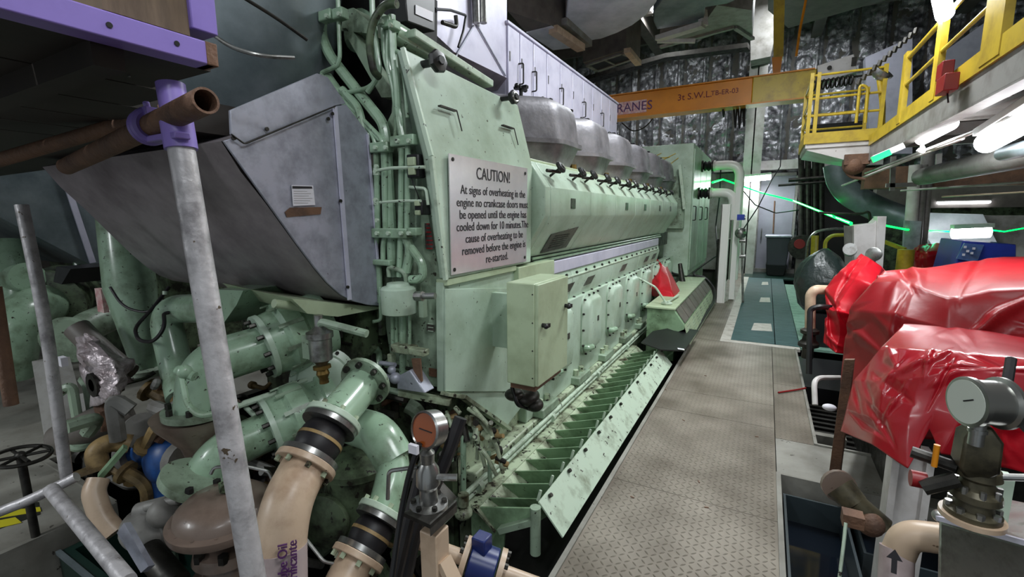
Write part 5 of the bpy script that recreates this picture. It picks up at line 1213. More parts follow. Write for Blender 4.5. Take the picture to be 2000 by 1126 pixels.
MB().prism([P(1465, 0, Y=12.5), P(1530, 0, Y=12.5), P(1505, 110, Y=12.5), P(1466, 118, Y=12.5)], (0, .5, 0)).prism([P(1465, -60, Y=12.5), P(1530, -60, Y=12.5), P(1530, 0, Y=12.5), P(1465, 0, Y=12.5)], (0, .5, 0)).build('vent_shaft', m_grey, label='beige tapering vent shaft in front of the tall column', cat='shaft')
slab('ceiling_girder', 'brown ceiling girder at the top right behind the hoist column', [(1540, 55), (1800, -20), (1800, -60), (1500, -60), (1500, 20)], 5.4, .5, m_greyd, 'girder')

# ================================================================ crane
CR = T('crane_girder', 'amber overhead crane girder lettered 3t S.W.L. and CRANES across the room', 'crane', (-1.2, 9.0, 3.4))
zt, zb2 = 3.80, 3.40
MB().bb(-3.6, -.35, 8.87, 9.13, zb2, zt).build('girder_box', m_crane, CR, bevel=.01)
MB().bb(-.35, .52, 8.868, 9.132, zb2-.01, zt+.01).build('girder_end', m_yellow, CR, bevel=.01)
MB().bb(-3.6, .5, 8.84, 9.16, zb2-.02, zb2).bb(-3.6, .5, 8.84, 9.16, zt, zt+.02).build('girder_flange', m_crane, CR)
pp = P(1237, 208, Y=8.868)
MB().bb(pp.x-.62, pp.x+.24, 8.862, 8.868, pp.z-.12, pp.z+.10).build('name_placard', m_pink, CR)
text('CRANES', 'placard_lettering', .22, (pp.x-.06, 8.858, pp.z-.01), (1, 0, 0), (0, 0, 1), m_violet, CR)
text('3t S.W.L.', 'load_lettering', .15, (P(1360, 187, Y=8.868).x-.03, 8.864, P(1360, 187, Y=8.868).z), (1, 0, 0), (0, 0, 1), m_redink, CR, ext=.002)
text('TB-ER-03', 'load_lettering', .11, (P(1404, 181, Y=8.868).x+.09, 8.864, P(1404, 181, Y=8.868).z), (1, 0, 0), (0, 0, 1), m_redink, CR, ext=.002)
MB().tube([P(1432, 192, Y=9.12), P(1436, 250, Y=9.12), P(1441, 192, Y=9.12), P(1444, 252, Y=9.12), P(1450, 192, Y=9.12), P(1453, 248, Y=9.12), P(1456, 190, Y=9.12)], .016, n=6, fil=.03).torus(P(1413, 215, Y=9.12), (1, 0, .1), .11, .015).build('cable_loops', m_black, label='black cable loops hanging below the crane girder', cat='cable')
MB().tube([P(1215, 240, Y=9.2), P(1235, 258, Y=9.2), P(1260, 250, Y=9.2), P(1280, 225, Y=9.2)], .013, n=6, fil=.2).build('cable', m_black, label='black cable sagging under the left end of the crane girder', cat='cable')
MB().prism([P(1511, -40, Y=9.3), P(1534, -40, Y=9.3), P(1530, 110, Y=9.3), P(1511, 112, Y=9.3)], (0, .25, 0)).build('hoist_column', m_yellow, label='bright yellow hoist beam hanging down to the crane girder', cat='beam')
MB().prism([P(1508, 112, Y=9.25), P(1528, 110, Y=9.25), P(1524, 142, Y=9.25), P(1510, 146, Y=9.25)], (0, .2, 0)).build('hoist_bracket', m_crane, label='amber bracket between the yellow hoist beam and the girder', cat='bracket')
CB2 = T('crane_control_box', 'grey electrical box at the right end of the crane girder', 'box', P(1625, 160, Y=8.9))
MB().prism([P(1596, 128, Y=8.8), P(1668, 105, Y=8.8), P(1675, 140, Y=8.8), P(1600, 162, Y=8.8)], (0, .25, 0)).build('box_body', m_white, CB2, bevel=.01)
MB().box(P(1668, 120, Y=8.79), (.06, .02, .12)).cyl(P(1620, 132, Y=8.79), P(1620, 132, Y=8.76), .03).build('box_fitting', m_dsteel, CB2)
MB().tube([P(1555, 110, Y=9), P(1562, 60, Y=9), P(1578, -20, Y=9)], .02, n=6).build('chain', m_crane, label='thin amber chain beside the hoist beam', cat='chain')
m = MB()
for i in range(9): m.torus(P(1590+i*9, 168-i*1.5, Y=8.7), (1, .2, 0), .07, .012, n=14, k=5)
m.tube([P(1590, 160, Y=8.7), P(1720, 143, Y=8.7)], .015, n=6)
m.build('festoon_cable', m_dsteel, label='coiled festoon cable hanging below the crane control box', cat='cable')

# ================================================================ catwalk at the right
CW = T('catwalk', 'overhead catwalk with yellow guard rails running along the right side', 'catwalk', (1.6, 5.0, 2.35))
MB().bb(1.02, 2.2, 1.2, 7.0, 2.42, 2.46).build('walk_deck', m_greyd, CW)
MB().bb(1.0, 1.03, 1.2, 6.9, 2.22, 2.38).bb(1.0, 1.09, 1.2, 6.9, 2.21, 2.225).build('side_channel', m_grey, CW)
MB().bb(.985, 1.0, 1.2, 6.9, 2.38, 2.495).build('toe_board', m_yellow, CW)
m = MB()
m.tube([(1.0, 1.4, 2.95), (1.0, 5.55, 2.95)], .018, n=10).tube([(1.0, 1.4, 2.72), (1.0, 5.55, 2.72)], .014, n=10)
m.build('hand_rail', m_yellow, CW)
for y, w_ in ((3.53, .13), (4.52, .055), (5.5, .06)): MB().bb(.98, 1.02, y-w_, y+w_, 2.40, 3.0 if w_ < .1 else 3.4).build('rail_post', m_yellow, CW)
m = MB()
for i in range(7): m.bb(1.02, 2.2, 1.6+i*.85, 1.66+i*.85, 2.32, 2.42)
m.build('cross_member', m_grey, CW)
m = MB()
for i in range(12): m.tube([P(1790-i*10, 55+i*9, Y=5.6), P(1786-i*10, 66+i*9, Y=5.6)], .02, n=6)
m.build('spiral_hose', m_dsteel, label='dark ribbed hose slung beside the yellow rail', cat='hose')
PT = T('landing_platform', 'small yellow railed landing at the far end of the catwalk', 'platform', (.75, 7.3, 2.3))
MB().bb(.36, 1.15, 6.95, 8.1, 2.40, 2.45).build('landing_deck', m_white, PT)
MB().bb(.36, 1.15, 6.93, 6.96, 2.45, 2.58).bb(.34, .37, 6.95, 8.1, 2.45, 2.58).build('toe_board', m_yellow, PT)
m = MB()
for x, y in ((.37, 6.95), (.44, 6.95), (1.08, 6.95), (.37, 8.05), (1.08, 8.05)): m.bb(x-.02, x+.02, y-.02, y+.02, 2.45, 3.28)
m.build('rail_post', m_yellow, PT)
m = MB()
for z in (3.25, 2.98, 2.78):
    m.tube([(.37, 8.05, z), (.37, 6.95, z), (1.08, 6.95, z)], .014, n=8, fil=.02).tube([(.37, 8.05, z), (1.08, 8.05, z)], .014, n=8)
m.build('hand_rail', m_yellow, PT)
MB().prism([(.38, 6.97, 2.40), (1.1, 6.97, 2.40), (1.1, 6.97, 2.22), (.9, 6.97, 2.22)], (0, .04, 0)).prism([(.38, 6.97, 2.40), (.38, 8.1, 2.4), (1.0, 8.1, 2.25), (.9, 6.97, 2.22)], (0, 0, -.02)).build('side_bracket', m_white, PT)
MB().tube([P(1690, 240, Y=6.9), P(1695, 170, Y=6.9), P(1680, 165, Y=6.9), P(1672, 240, Y=6.9)], .016, n=8, fil=.05).build('yellow_hoop', m_yellow, label='yellow hoop gate rail on the small landing', cat='rail')
LMP = T('flood_lamp', 'round grey floodlight on a bent yellow stalk above the landing', 'lamp', P(1725, 165, Y=7))
c = P(1722, 142, Y=7)
MB().lathe(c, (.5, -.3, .6), [(.03, -.08), (.09, -.05), (.12, 0), (.12, .03), (.10, .035)], n=24).build('lamp_shell', m_steel, LMP)
MB().tube([c+V((-.02, 0, -.03)), P(1724, 200, Y=7), P(1722, 265, Y=7)], .03, n=8).build('lamp_stalk', m_yellow, LMP)
RB = T('red_box', 'dark red enamel box fixed to the catwalk rail', 'box', P(1845, 180, Y=3.95))
MB().box(P(1846, 138, X=.94), (.06, .12, .10)).box(P(1850, 165, X=.92), (.07, .17, .10)).build('box_body', m_redbox, RB, bevel=.005)
MB().tube([P(1850, 180, X=.93), P(1852, 200, X=.93)], .005, n=6).build('pull_cord', m_black, RB)

# lamps
def lamp(label, a, b, r, mat, power, body=True):
    a, b = V(a), V(b); L = T('fluorescent_lamp', label, 'lamp', (a+b)/2+V((0, 0, -r)))
    d = (b-a).normalized(); 
    MB().tube([a, a.lerp(b, .03), a.lerp(b, .97), b], [r*.6, r, r, r*.6], n=20).build('tube_diffuser', mat, L)
    if body: MB().beam(a+V((0, 0, r*1.1)), b+V((0, 0, r*1.1)), r*2.2, r*.7).build('lamp_housing', m_white, L, bevel=.004)
    if power:
        mid = (a+b)/2 - V((0, 0, r*1.6)); o = area('tube_or_fill_light', mid, (.12, (b-a).length), power, (0, 0, math.atan2(-d.x, d.y)))
    return L
lamp('bright lamp on the tall column over the far end of the walkway', P(1452, 350, Y=13.95), P(1506, 345, Y=13.95), .075, m_tubeb, 45)
lamp('glaring lamp at the very top right above the catwalk rail', P(1832, -30, X=.95), P(1848, 28, X=.95)+V((0, 0.02, 0)), .05, m_tubeb, 7, False)
lamp('lit lamp under the catwalk, left of the brightest one', P(1800, 272, X=1.12), P(1858, 240, X=1.12), .05, m_tube, 12)
lamp('brightest lamp at the right edge under the catwalk', P(1925, 280, X=1.22), P(2040, 215, X=1.22), .065, m_tubeb, 16)
lamp('low lit lamp beyond the blue machine', P(1858, 455, Y=9.8), P(1936, 452, Y=9.8), .09, m_tubeb, 30)
lamp('long thin dim lamp strip in the far right background', P(1830, 396, Y=12.36), P(1935, 394, Y=12.36), .03, m_tube, 0)
for px, py, Y in ((1450, 362, 13.2), (1530, 387, 12.6), (1600, 412, 10.6), (1810, 452, 9.3)):
    pl_ = bpy.data.lights.new('streak_glow', 'POINT'); pl_.energy = 2.5; pl_.color = (.05, 1, .45); pl_.shadow_soft_size = .05  # point lights added to spread green glow around the streak
    po = bpy.data.objects.new('streak_glow', pl_); po.location = P(px, py+4, Y=Y)+V((0, -.1, 0)); COL.objects.link(po)
L = T('exit_lamp', 'emergency lamp glowing green at one end under the catwalk', 'lamp', P(1735, 305, Y=5.2))
MB().beam(P(1705, 310, Y=5.2), P(1765, 284, Y=5.2), .06, .05).build('lamp_body', m_white, L, bevel=.005)
MB().beam(P(1704, 312, Y=5.16), P(1738, 297, Y=5.16), .06, .05).build('green_diffuser', m_exit, L)
for i, (x, y, z, e) in enumerate(FILL_LAMPS):  # fixture bodies for the added fill lamps, all out of view
    wh = ['over the near right end of the walkway', 'behind the photographer on the right', 'over the middle of the walkway', 'over the far walkway', 'over the near end of the engine', 'low over the left floor', 'near the back wall', 'over the gap between both engines', 'near the back wall beyond the engine'][i]
    L = T('fill_lamp', 'added unseen fluorescent lamp ' + wh, 'lamp', (x, y, z))
    MB().bb(x-.14, x+.14, y-.68, y+.68, z, z+.06).build('lamp_housing', m_white, L)
    MB().tube([(x-.06, y-.62, z-.02), (x-.06, y+.62, z-.02)], .018, n=10).tube([(x+.06, y-.62, z-.02), (x+.06, y+.62, z-.02)], .018, n=10).build('fill_tubes', m_tube, L)

# pipes, trays and back area at the right under the catwalk
def rp(label, a, b, r, mat, cat='pipe', name='overhead_pipe'): return MB().tube([a, b] if not isinstance(a, list) else a, r, n=14).build(name, mat, label=label, cat=cat)
rp('thin white overhead conduit slanting from the far left to the right lamps', P(1645, 362, Y=8.2), P(1880, 270, Y=4.6), .014, m_white)
rp('second thin white conduit above the first under the catwalk', P(1690, 338, Y=7.6), P(2040, 205, Y=3.4), .012, m_white)
rp('thick pale lagged pipe at the right under the brightest lamp', P(1800, 345, Y=7.4), P(2060, 290, Y=4.6), .10, m_grey)
rp('teal conduit at the right edge below the lagged pipe', P(1960, 300, Y=4.6), P(2050, 278, Y=3.8), .05, m_teal)
rp('thin bright conduit crossing below the lagged pipe', P(1760, 372, Y=8), P(2050, 352, Y=6.2), .012, m_white)
rp('thin beige conduit low across the right background', P(1840, 384, Y=9), P(2050, 372, Y=8), .012, m_cream)
MB().bb(1.3, 6.2, 9.1, 9.4, 1.98, 2.3).build('cross_girder', m_rust, label='rusty brown cross girder in the right background', cat='girder')
MB().prism([P(1858, 200, X=1.3), P(1990, 140, X=1.3), P(2040, 170, X=1.3), P(1870, 235, X=1.3)], (.5, 0, .02)).build('support_plate', m_grey, label='long grey steel flange under the catwalk', cat='plate')
BP2 = T('teal_duct_pipe', 'thick dull teal pipe curving down in the right background', 'pipe', P(1700, 430, Y=9.6))
MB().tube([P(1634, 320, Y=9.8), P(1640, 355, Y=9.8), P(1660, 380, Y=9.8), P(1720, 412, Y=9.8), P(1800, 438, Y=9.6)], .20, n=24, fil=.4).build('pipe_run', m_teal, BP2)
PC = T('pipe_column', 'cluster of three pale vertical pipes in the right background', 'pipes', P(1790, 490, Y=8.8))
for i, px in enumerate((1788, 1800, 1812)):
    MB().tube([P(px, 322 if i < 2 else 300, Y=8.8+.1*i), P(px-14, 495, Y=8.8+.1*i)], .075, n=16).build('vertical_pipe', m_grey if i else m_white, PC)
MB().prism([P(1768, 430, Y=8.7), P(1800, 432, Y=8.7), P(1795, 490, Y=8.7), P(1765, 488, Y=8.7)], (0, .1, 0)).build('lower_sleeve', m_sheet, PC)
m = MB()
for a, b, c_ in ((1745, 305, 372), (1834, 300, 355)): m.beam(P(a, b, Y=7.5), P(a-3, c_, Y=7.5), .05, .05, (0, 1, 0))
m.beam(P(1730, 362, Y=7.5), P(1790, 360, Y=7.5), .05, .05)
m.build('pipe_hanger', m_grey, label='grey pipe hanger frame under the catwalk', cat='frame')
MB().tube([P(1792, 292, Y=5.2), P(1806, 300, Y=5.2), P(1800, 282, Y=5.2), P(1798, 262, Y=5.2)], .015, n=8).build('lamp_bracket', m_white, label='bent white bracket hanging below the left catwalk lamp', cat='bracket')
MB().tube([P(1650, 330, Y=7), P(1660, 345, Y=7), P(1690, 350, Y=7)], .02, n=8).sphere(P(1668, 322, Y=7), .12).box(P(1672, 312, Y=7), (.25, .2, .12)).build('junction_cluster', m_rust, label='rusty junction box and cables under the landing', cat='junction box')
# back right enclosure
MB().prism([P(1690, 112, Y=13.5), P(1782, 72, Y=13.5), P(1782, 300, Y=13.5), P(1700, 300, Y=13.5)], (0, .3, 0)).build('wall_cabinet', m_clad, label='tall pale lilac panel behind the small landing', cat='panel')
MB().prism([P(1838, 105, Y=12.5), P(1922, 45, Y=12.5), P(1924, 90, Y=12.5), P(1850, 165, Y=12.5)], (0, .3, 0)).build('wall_cabinet', m_clad, label='pale slanted panel seen between the catwalk rail posts', cat='panel')
MB().bb(3.3, 6.0, 11.2, 11.6, .6, 1.55).build('control_console', m_grey, label='grey console in the far right background', cat='console')
MB().bb(2.0, 5.9, 12.4, 12.8, 1.7, 2.5).build('ventilation_box', m_greyd, label='dark ventilation box in the far right background', cat='box')
MB().prism([P(1806, 415, Y=10.8), P(1920, 418, Y=10.8), P(1980, 540, Y=10.8), P(1870, 560, Y=10.8), P(1800, 445, Y=10.8)], (0, .3, 0)).build('white_canopy', m_ductl, label='pale canopy lit by the low lamp beyond the blue machine', cat='canopy')
MB().bb(2.2, 6.0, 14.0, 14.1, 0, 1.9).build('green_screen', m_greend, label='dull green partition in the far right background', cat='partition')
m = MB()
for i, px in enumerate((1565, 1578, 1592, 1604)): m.tube([P(px, 300, Y=14.2), P(px, 470, Y=14.2)], .07, n=10)
m.tube([P(1540, 352, Y=13.9), P(1660, 342, Y=13.9)], .05, n=8).tube([P(1520, 362, Y=13.9), P(1650, 352, Y=13.9)], .03, n=8)
m.build('wall_pipes', m_dsteel, label='dark vertical pipes in the recess right of the grey door', cat='pipes')
MB().bb(1.7, 2.2, 12.3, 12.8, -.05, .9).build('grey_chest', m_grey, label='grey chest near the yellow gate by the back wall', cat='chest')
MB().tube([P(1513, 392, Y=14.69), P(1510, 455, Y=14.69)], .02, n=6).build('red_bar', m_rust, label='thin reddish bar hanging on the grey door above the bin', cat='bar')

# bin, hose reel
WB = T('wheeled_bin', 'dark grey wheeled bin with pale lid by the grey door', 'bin', (.3, 14.1, 0))
MB().rings([[(.08, 13.8, .28), (.52, 13.8, .28), (.52, 14.35, .28), (.08, 14.35, .28)], [(.03, 13.75, 1.0), (.58, 13.75, 1.0), (.58, 14.4, 1.0), (.03, 14.4, 1.0)]]).build('bin_body', m_binp, WB, bevel=.02)
MB().rings([[(.1, 13.85, .0), (.5, 13.85, .0), (.5, 14.3, .0), (.1, 14.3, .0)], [(.06, 13.8, .30), (.54, 13.8, .30), (.54, 14.35, .30), (.06, 14.35, .30)]]).build('bin_foot', m_black, WB, bevel=.02)
MB().bb(.0, .61, 13.72, 14.43, 1.0, 1.06).build('bin_lid', m_sheet, WB, bevel=.02)
HR = T('hose_reel', 'round dark red hose reel beside the wheeled bin', 'reel', (.95, 13.9, .5))
c = P(1566, 482, Y=13.6)
MB().lathe(c, (0, -1, 0), [(.1, -.15), (.3, -.12), (.3, -.1), (.2, -.09), (.2, .02), (.3, .03), (.3, .06), (.1, .07)], n=28).build('reel_drum', m_dsteel, HR)
MB().cyl(c+V((-.06, -.08, .08)), c+V((-.06, -.12, .08)), .12).build('reel_hub', m_redbox, HR)
MB().bb(c.x-.1, c.x+.2, 13.6, 13.9, 0, .5).build('reel_stand', m_greyd, HR)
YG = T('yellow_guard', 'yellow hoop guard rail at the far right of the walkway', 'rail', P(1625, 500, Y=11))
MB().tube([V((P(1612, 520, Y=11).x, 11, 0)), P(1612, 470, Y=11), P(1625, 459, Y=11), P(1660, 458, Y=11), V((P(1660, 458, Y=11).x+.1, 11, 0))], .035, n=10, fil=.1).build('guard_hoop', m_yellow, YG)
MB().tube([V((P(1590, 530, Y=12).x, 12, 0)), P(1592, 460, Y=12)], .07, n=10).build('yellow_post', m_yellow, label='short thick yellow post near the hose reel', cat='post')
MB().tube([V((P(1578, 470, Y=12.2).x, 12.2, 0)), P(1578, 470, Y=12.2), P(1592, 452, Y=12.2), P(1625, 446, Y=12.2), P(1668, 448, Y=12.2)], .03, n=8, fil=.2).build('grey_rail', m_steel, label='grey curved rail behind the yellow guard', cat='rail')
MB().tube([V((P(1765, 540, Y=7.6).x, 7.6, 0)), P(1770, 487, Y=7.6)], .09, n=12).build('yellow_post', m_yellow, label='thick yellow post left of the rear red tarpaulin', cat='post')
m = MB()
MB().beam(P(1728, 472, Y=8.4), P(1768, 487, Y=8.0), .03, .05).build('yellow_black_chain_rail', m_yellow, label='slanting yellow rail behind the white steel cabinet', cat='rail')
# white steel cabinet
WC = T('steel_cabinet', 'white steel cabinet with angled flange where the green light streak ends', 'cabinet', P(1695, 560, Y=7.2))
MB().prism([P(1668, 440, Y=7.0), P(1706, 436, Y=7.0), P(1716, 426, Y=7.0), P(1712, 540, Y=7.0), P(1668, 560, Y=7.0)], (0, .35, 0)).build('cabinet_body', m_white, WC, bevel=.004)
MB().prism([P(1714, 422, Y=6.95), P(1732, 422, Y=6.95), P(1722, 560, Y=6.95), P(1708, 560, Y=6.95)], (0, .25, 0)).build('cabinet_flange', m_white, WC, bevel=.004)
MB().prism([P(1650, 440, Y=7.3), P(1668, 442, Y=7.1), P(1668, 520, Y=7.1), P(1652, 520, Y=7.3)], (0, .1, 0)).build('cabinet_side', m_grey, WC)
R = T('round_gauge', 'round steel gauge in front of the white steel cabinet', 'gauge', P(1707, 505, Y=6.6))
MB().lathe(P(1707, 496, Y=6.6), (-.3, -1, 0), [(.04, -.05), (.075, -.04), (.08, .02), (.07, .025)], n=24).build('gauge_case', m_steel, R)
MB().cyl(P(1660, 490, Y=6.9), P(1660, 486, Y=6.6), .07).build('round_gauge', m_steel, label='steel gauge seen edge on, left of the white steel cabinet', cat='gauge')
MB().tube([P(1600, 415, Y=9), P(1680, 418, Y=8.8), P(1698, 412, Y=8.6), P(1700, 432, Y=8.6)], .02, n=8, fil=.1).build('dark_conduit', m_dsteel, label='dark conduit loop above the white steel cabinet', cat='conduit')

# ================================================================ right side: covered machines
def tarp(name, label, k, mat, amp, sc, nu=90, nv=90, seed=0.0):
    R = T(name, label, 'tarpaulin', min([p for r in k for p in r], key=lambda p: p.z))
    patch(k, nu, nv, amp, sc, seed).build('tarp_sheet', mat, R, solid=.004, sharp=.22, fixn=False)
    return R
# B big
g = lambda x, y, Y: P(x, y, Y=Y)
kB = [[g(1728, 529, 4.9), g(1728, 529, 3.8), g(1790, 524, 4.1), g(1880, 513, 4.4), g(1960, 503, 4.6), g(2120, 498, 4.6)],
      [g(1720, 540, 4.9), g(1706, 552, 3.6), g(1765, 550, 3.45), g(1850, 580, 3.15), g(1935, 566, 3.15), g(2120, 560, 3.1)],
      [g(1700, 600, 4.9), g(1658, 603, 3.5), g(1735, 612, 3.2), g(1850, 640, 3.05), g(1960, 640, 3.05), g(2120, 640, 3.05)],
      [g(1700, 680, 4.8), g(1646, 690, 3.5), g(1722, 720, 3.15), g(1850, 740, 3.0), g(1960, 740, 3.0), g(2120, 740, 3.0)],
      [g(1700, 760, 4.6), g(1640, 800, 3.4), g(1700, 850, 3.05), g(1850, 860, 3.0), g(1960, 860, 3.0), g(2120, 860, 3.0)]]
tarp('red_tarpaulin', 'largest brick red tarpaulin over a machine at the right', kB, m_redb, .06, 2.6)
kC = [[g(1765, 633, 2.95), g(1800, 635, 3.0), g(1850, 639, 3.0), g(1930, 648, 3.0), g(2010, 662, 2.95), g(2120, 690, 2.9)],
      [g(1722, 680, 2.60), g(1775, 682, 2.48), g(1830, 684, 2.42), g(1900, 690, 2.38), g(2000, 700, 2.35), g(2120, 720, 2.3)],
      [g(1668, 742, 2.62), g(1730, 742, 2.42), g(1800, 737, 2.36), g(1870, 722, 2.33), g(1960, 728, 2.30), g(2120, 745, 2.3)],
      [g(1655, 800, 2.60), g(1715, 812, 2.40), g(1775, 815, 2.34), g(1825, 800, 2.32), g(1880, 810, 2.28), g(1905, 800, 2.3)],
      [g(1643, 842, 2.60), g(1705, 868, 2.38), g(1773, 914, 2.27), g(1815, 836, 2.32), g(1838, 886, 2.28), g(1893, 893, 2.3)]]
tarp('red_tarpaulin', 'front red tarpaulin with a shiny pinkish top nearest the round steel gauge', kC, m_redc, .04, 5, seed=3)
kE = [[g(1900, 740, 2.5), g(1960, 745, 2.4), g(2060, 760, 2.4)], [g(1905, 820, 2.4), g(1960, 830, 2.3), g(2060, 850, 2.3)], [g(1915, 905, 2.4), g(1970, 915, 2.3), g(2060, 940, 2.3)]]
tarp('red_tarpaulin', 'loose red tarpaulin flap hanging behind the round steel gauge', kE, m_red, .03, 5, 24, 24, 9)
kA = [[g(1700, 520, 6.0), g(1682, 495, 5.5), g(1700, 505, 5.2), g(1722, 520, 5.2), g(1735, 535, 5.6)],
      [g(1660, 540, 6.0), g(1640, 528, 5.2), g(1670, 545, 4.9), g(1705, 560, 4.8), g(1735, 560, 5.0)],
      [g(1625, 570, 6.0), g(1610, 565, 5.2), g(1640, 590, 4.8), g(1670, 610, 4.8), g(1710, 610, 4.9)],
      [g(1630, 620, 5.8), g(1616, 620, 5.0), g(1640, 640, 4.75), g(1665, 650, 4.8), g(1700, 650, 4.9)],
      [g(1630, 660, 5.6), g(1608, 668, 4.9), g(1632, 688, 4.7), g(1660, 692, 4.8), g(1700, 690, 4.9)]]
tarp('red_tarpaulin', 'crumpled bright red tarpaulin between the white cabinet and the largest tarpaulin', kA, m_red, .10, 4.5, seed=6)
kD = [[g(1795, 478, 8.6), g(1830, 474, 8.6), g(1878, 477, 8.6)], [g(1783, 490, 8.0), g(1812, 492, 7.8), g(1868, 488, 7.8)], [g(1785, 535, 8.0), g(1812, 540, 7.8), g(1862, 540, 7.8)]]
tarp('red_tarpaulin', 'small square red tarpaulin beside the blue machine in the background', kD, m_red, .05, 3, 30, 30, 12)
# what the covers rest on
MB().bb(1.95, 2.5, 8.15, 8.6, 0, 1.0).build('covered_block', m_dsteel, label='dark block under the small square red tarpaulin', cat='machine')
MB().tube([P(1707, 503, Y=6.62), P(1700, 600, Y=6.62)], .02).build('support_pipe', m_steel, label='thin steel stem carrying the round gauge by the white cabinet', cat='pipe')
MB().bb(.72, 2.4, 3.25, 4.5, -.3, 1.0).build('covered_skid', m_dsteel, label='dark machine skid under the largest tarpaulin', cat='machine')
MB().bb(.78, 1.4, 2.56, 2.86, .55, .92).build('covered_pump', m_dsteel, label='dark pump block under the front tarpaulin', cat='machine')
BM = T('blue_machine', 'blue box-shaped machine behind the largest tarpaulin', 'machine', P(1930, 520, Y=6.6))
MB().prism([P(1880, 470, Y=6.5), P(1932, 474, Y=6.4), P(1985, 477, Y=6.5), P(1985, 530, Y=6.5), P(1860, 540, Y=6.5)], (0, .7, 0)).build('machine_body', m_bluem, BM, bevel=.01)
MB().prism([P(1884, 474, Y=6.45), P(1922, 478, Y=6.38), P(1908, 512, Y=6.38), P(1868, 505, Y=6.45)], (0, .02, 0)).build('control_panel', m_blue, BM)
m = MB()
for a, b in ((1885, 482), (1890, 490), (1902, 485), (1898, 494), (1882, 497)): m.box(P(a, b, Y=6.36), (.018, .02, .022))
m.build('panel_button', m_paper, BM)
# black bag, dark pipes near it
k = MB().sphere((0, 0, 0), 1)
k.b.free()
MB().bb(.35+.2, 1.1, 6.55, 7.1, 0, .40).build('dark_crate', m_black, label='low black crate carrying the dark bin bag', cat='crate')
m = MB()
c = P(1606, 548, Y=6.8)
m.rings([[c+V((.32*math.cos(t)*s*(1+.18*noise.noise(V((math.cos(t)*2, math.sin(t)*2, z*6)))), .3*math.sin(t)*s*(1+.18*noise.noise(V((math.cos(t)*2, math.sin(t)*2, z*6+3)))), z)) for t in [2*PI*i/32 for i in range(32)]] for z, s in ((-.38, .55), (-.3, .75), (-.18, .85), (-.05, .9), (.08, .88), (.2, .75), (.3, .5), (.36, .25), (.40, .08))])
m.build('rubbish_bag', m_bag, label='dark full bin bag left of the crumpled bright red tarpaulin', cat='bag', sharp=3)
WP = T('looped_pipe', 'off-white looped pipe with valve left of the crumpled tarpaulin', 'pipe', P(1590, 690, Y=5.2))
MB().tube([P(1582, 640, Y=5.2), P(1583, 575, Y=5.2), P(1592, 565, Y=5.2), P(1620, 566, Y=5.3)], .045, n=14, fil=.07).build('loop', m_cream, WP)
MB().lathe(P(1582, 640, Y=5.2), (0, 0, -1), [(.05, 0), (.08, .02), (.08, .05), (.05, .07), (.06, .12), (.09, .15), (.09, .18), (.05, .2), (.05, .3)], n=18).build('valve', m_dsteel, WP)
MB().tube([P(1580, 730, Y=4.7), P(1582, 603, Y=4.9), P(1600, 598, Y=4.9), P(1625, 600, Y=5.0)], .024, n=8).build('black_frame_tube', m_black, label='black tube frame in front of the off-white looped pipe', cat='tube')
# items in the grating pit
GR = T('pit_grating', 'dark slatted grating in the pit right of the walkway', 'grating', (.9, 4.6, -.25))
for i in range(13): MB().bb(.44, 2.2, 3.72+i*.1, 3.76+i*.1, -.22, -.17).build('slat', m_dsteel, GR)
MB().bb(.43, 2.2, 5.1, 6.2, -.2, -.05).build('pump_block', m_black, label='black base block in the pit under the crumpled tarpaulin', cat='block')
MB().tube([P(1592, 790, Y=4.1), P(1590, 745, Y=4.2), P(1600, 737, Y=4.3), P(1640, 737, Y=4.5)], .02, n=10, fil=.05).build('grey_rail', m_white, label='bent white rail in the pit behind the rusty upright', cat='rail')
MB().tube([P(1520, 766, Z=.012), P(1560, 760, Z=.014), P(1574, 757, Z=.02)], .008, n=6).build('red_string', m_redbox, label='short red cord lying on the walkway edge', cat='cord')
MB().sphere(P(1620, 795, Y=3.9), .035, (1.3, 1, .7)).build('white_rag', m_paper, label='small white rag near the bottom of the rusty upright', cat='rag')
# rusty upright
MB().prism([P(1648, 702, Y=2.95), P(1668, 702, Y=2.95), V((P(1638, 950, Y=3.16).x, 3.16, 0)), V((P(1616, 945, Y=3.16).x, 3.16, 0))], V((.01, .03, 0))).build('rusty_upright', m_rust, label='rusty steel upright leaning beside the front tarpaulin', cat='upright', bevel=.003)
# white H post under front tarp
MB().bb(.535, .56, 2.35, 2.45, -.5, .62).bb(.645, .67, 2.35, 2.45, -.5, .62).bb(.56, .645, 2.39, 2.41, -.5, .62).build('steel_post', m_white, label='off-white steel post holding up the front tarpaulin', cat='post')
# tubs in the near pit
def tub(label, x0, x1, y0, y1, z0, z1, mat):
    R = T('plastic_tub', label, 'tub', ((x0+x1)/2, (y0+y1)/2, z0))
    t = .012; m = MB()
    m.bb(x0, x1, y0, y0+t, z0, z1).bb(x0, x1, y1-t, y1, z0, z1).bb(x0, x0+t, y0+t, y1-t, z0, z1).bb(x1-t, x1, y0+t, y1-t, z0, z1).bb(x0+t, x1-t, y0+t, y1-t, z0, z0+t)
    m.build('tub_wall', mat, R)
    MB().bb(x0+t+.002, x1-t-.002, y0+t+.002, y1-t-.002, z0+t, z0+(z1-z0)*.55).build('dark_liquid', m_navy, R)
    return R
tub('long dark plastic tub in the pit beside the walkway', .20, .50, 1.7, 3.0, -.4, -.05, m_tub)
tub('dark tub with black water behind the off-white steel post', .53, .95, 2.6, 3.05, -.4, -.04, m_tub)
FL = T('flanged_stub', 'dirty cream stub pipe with flange and hanging string in the pit', 'pipe', D(1690, 1010, 1.95))
MB().cyl(D(1640, 950, 2.0), D(1672, 985, 1.95), .06, r2=.05).cyl(D(1668, 980, 1.95), D(1725, 1030, 1.9), .045).build('stub_pipe', m_bronze, FL)
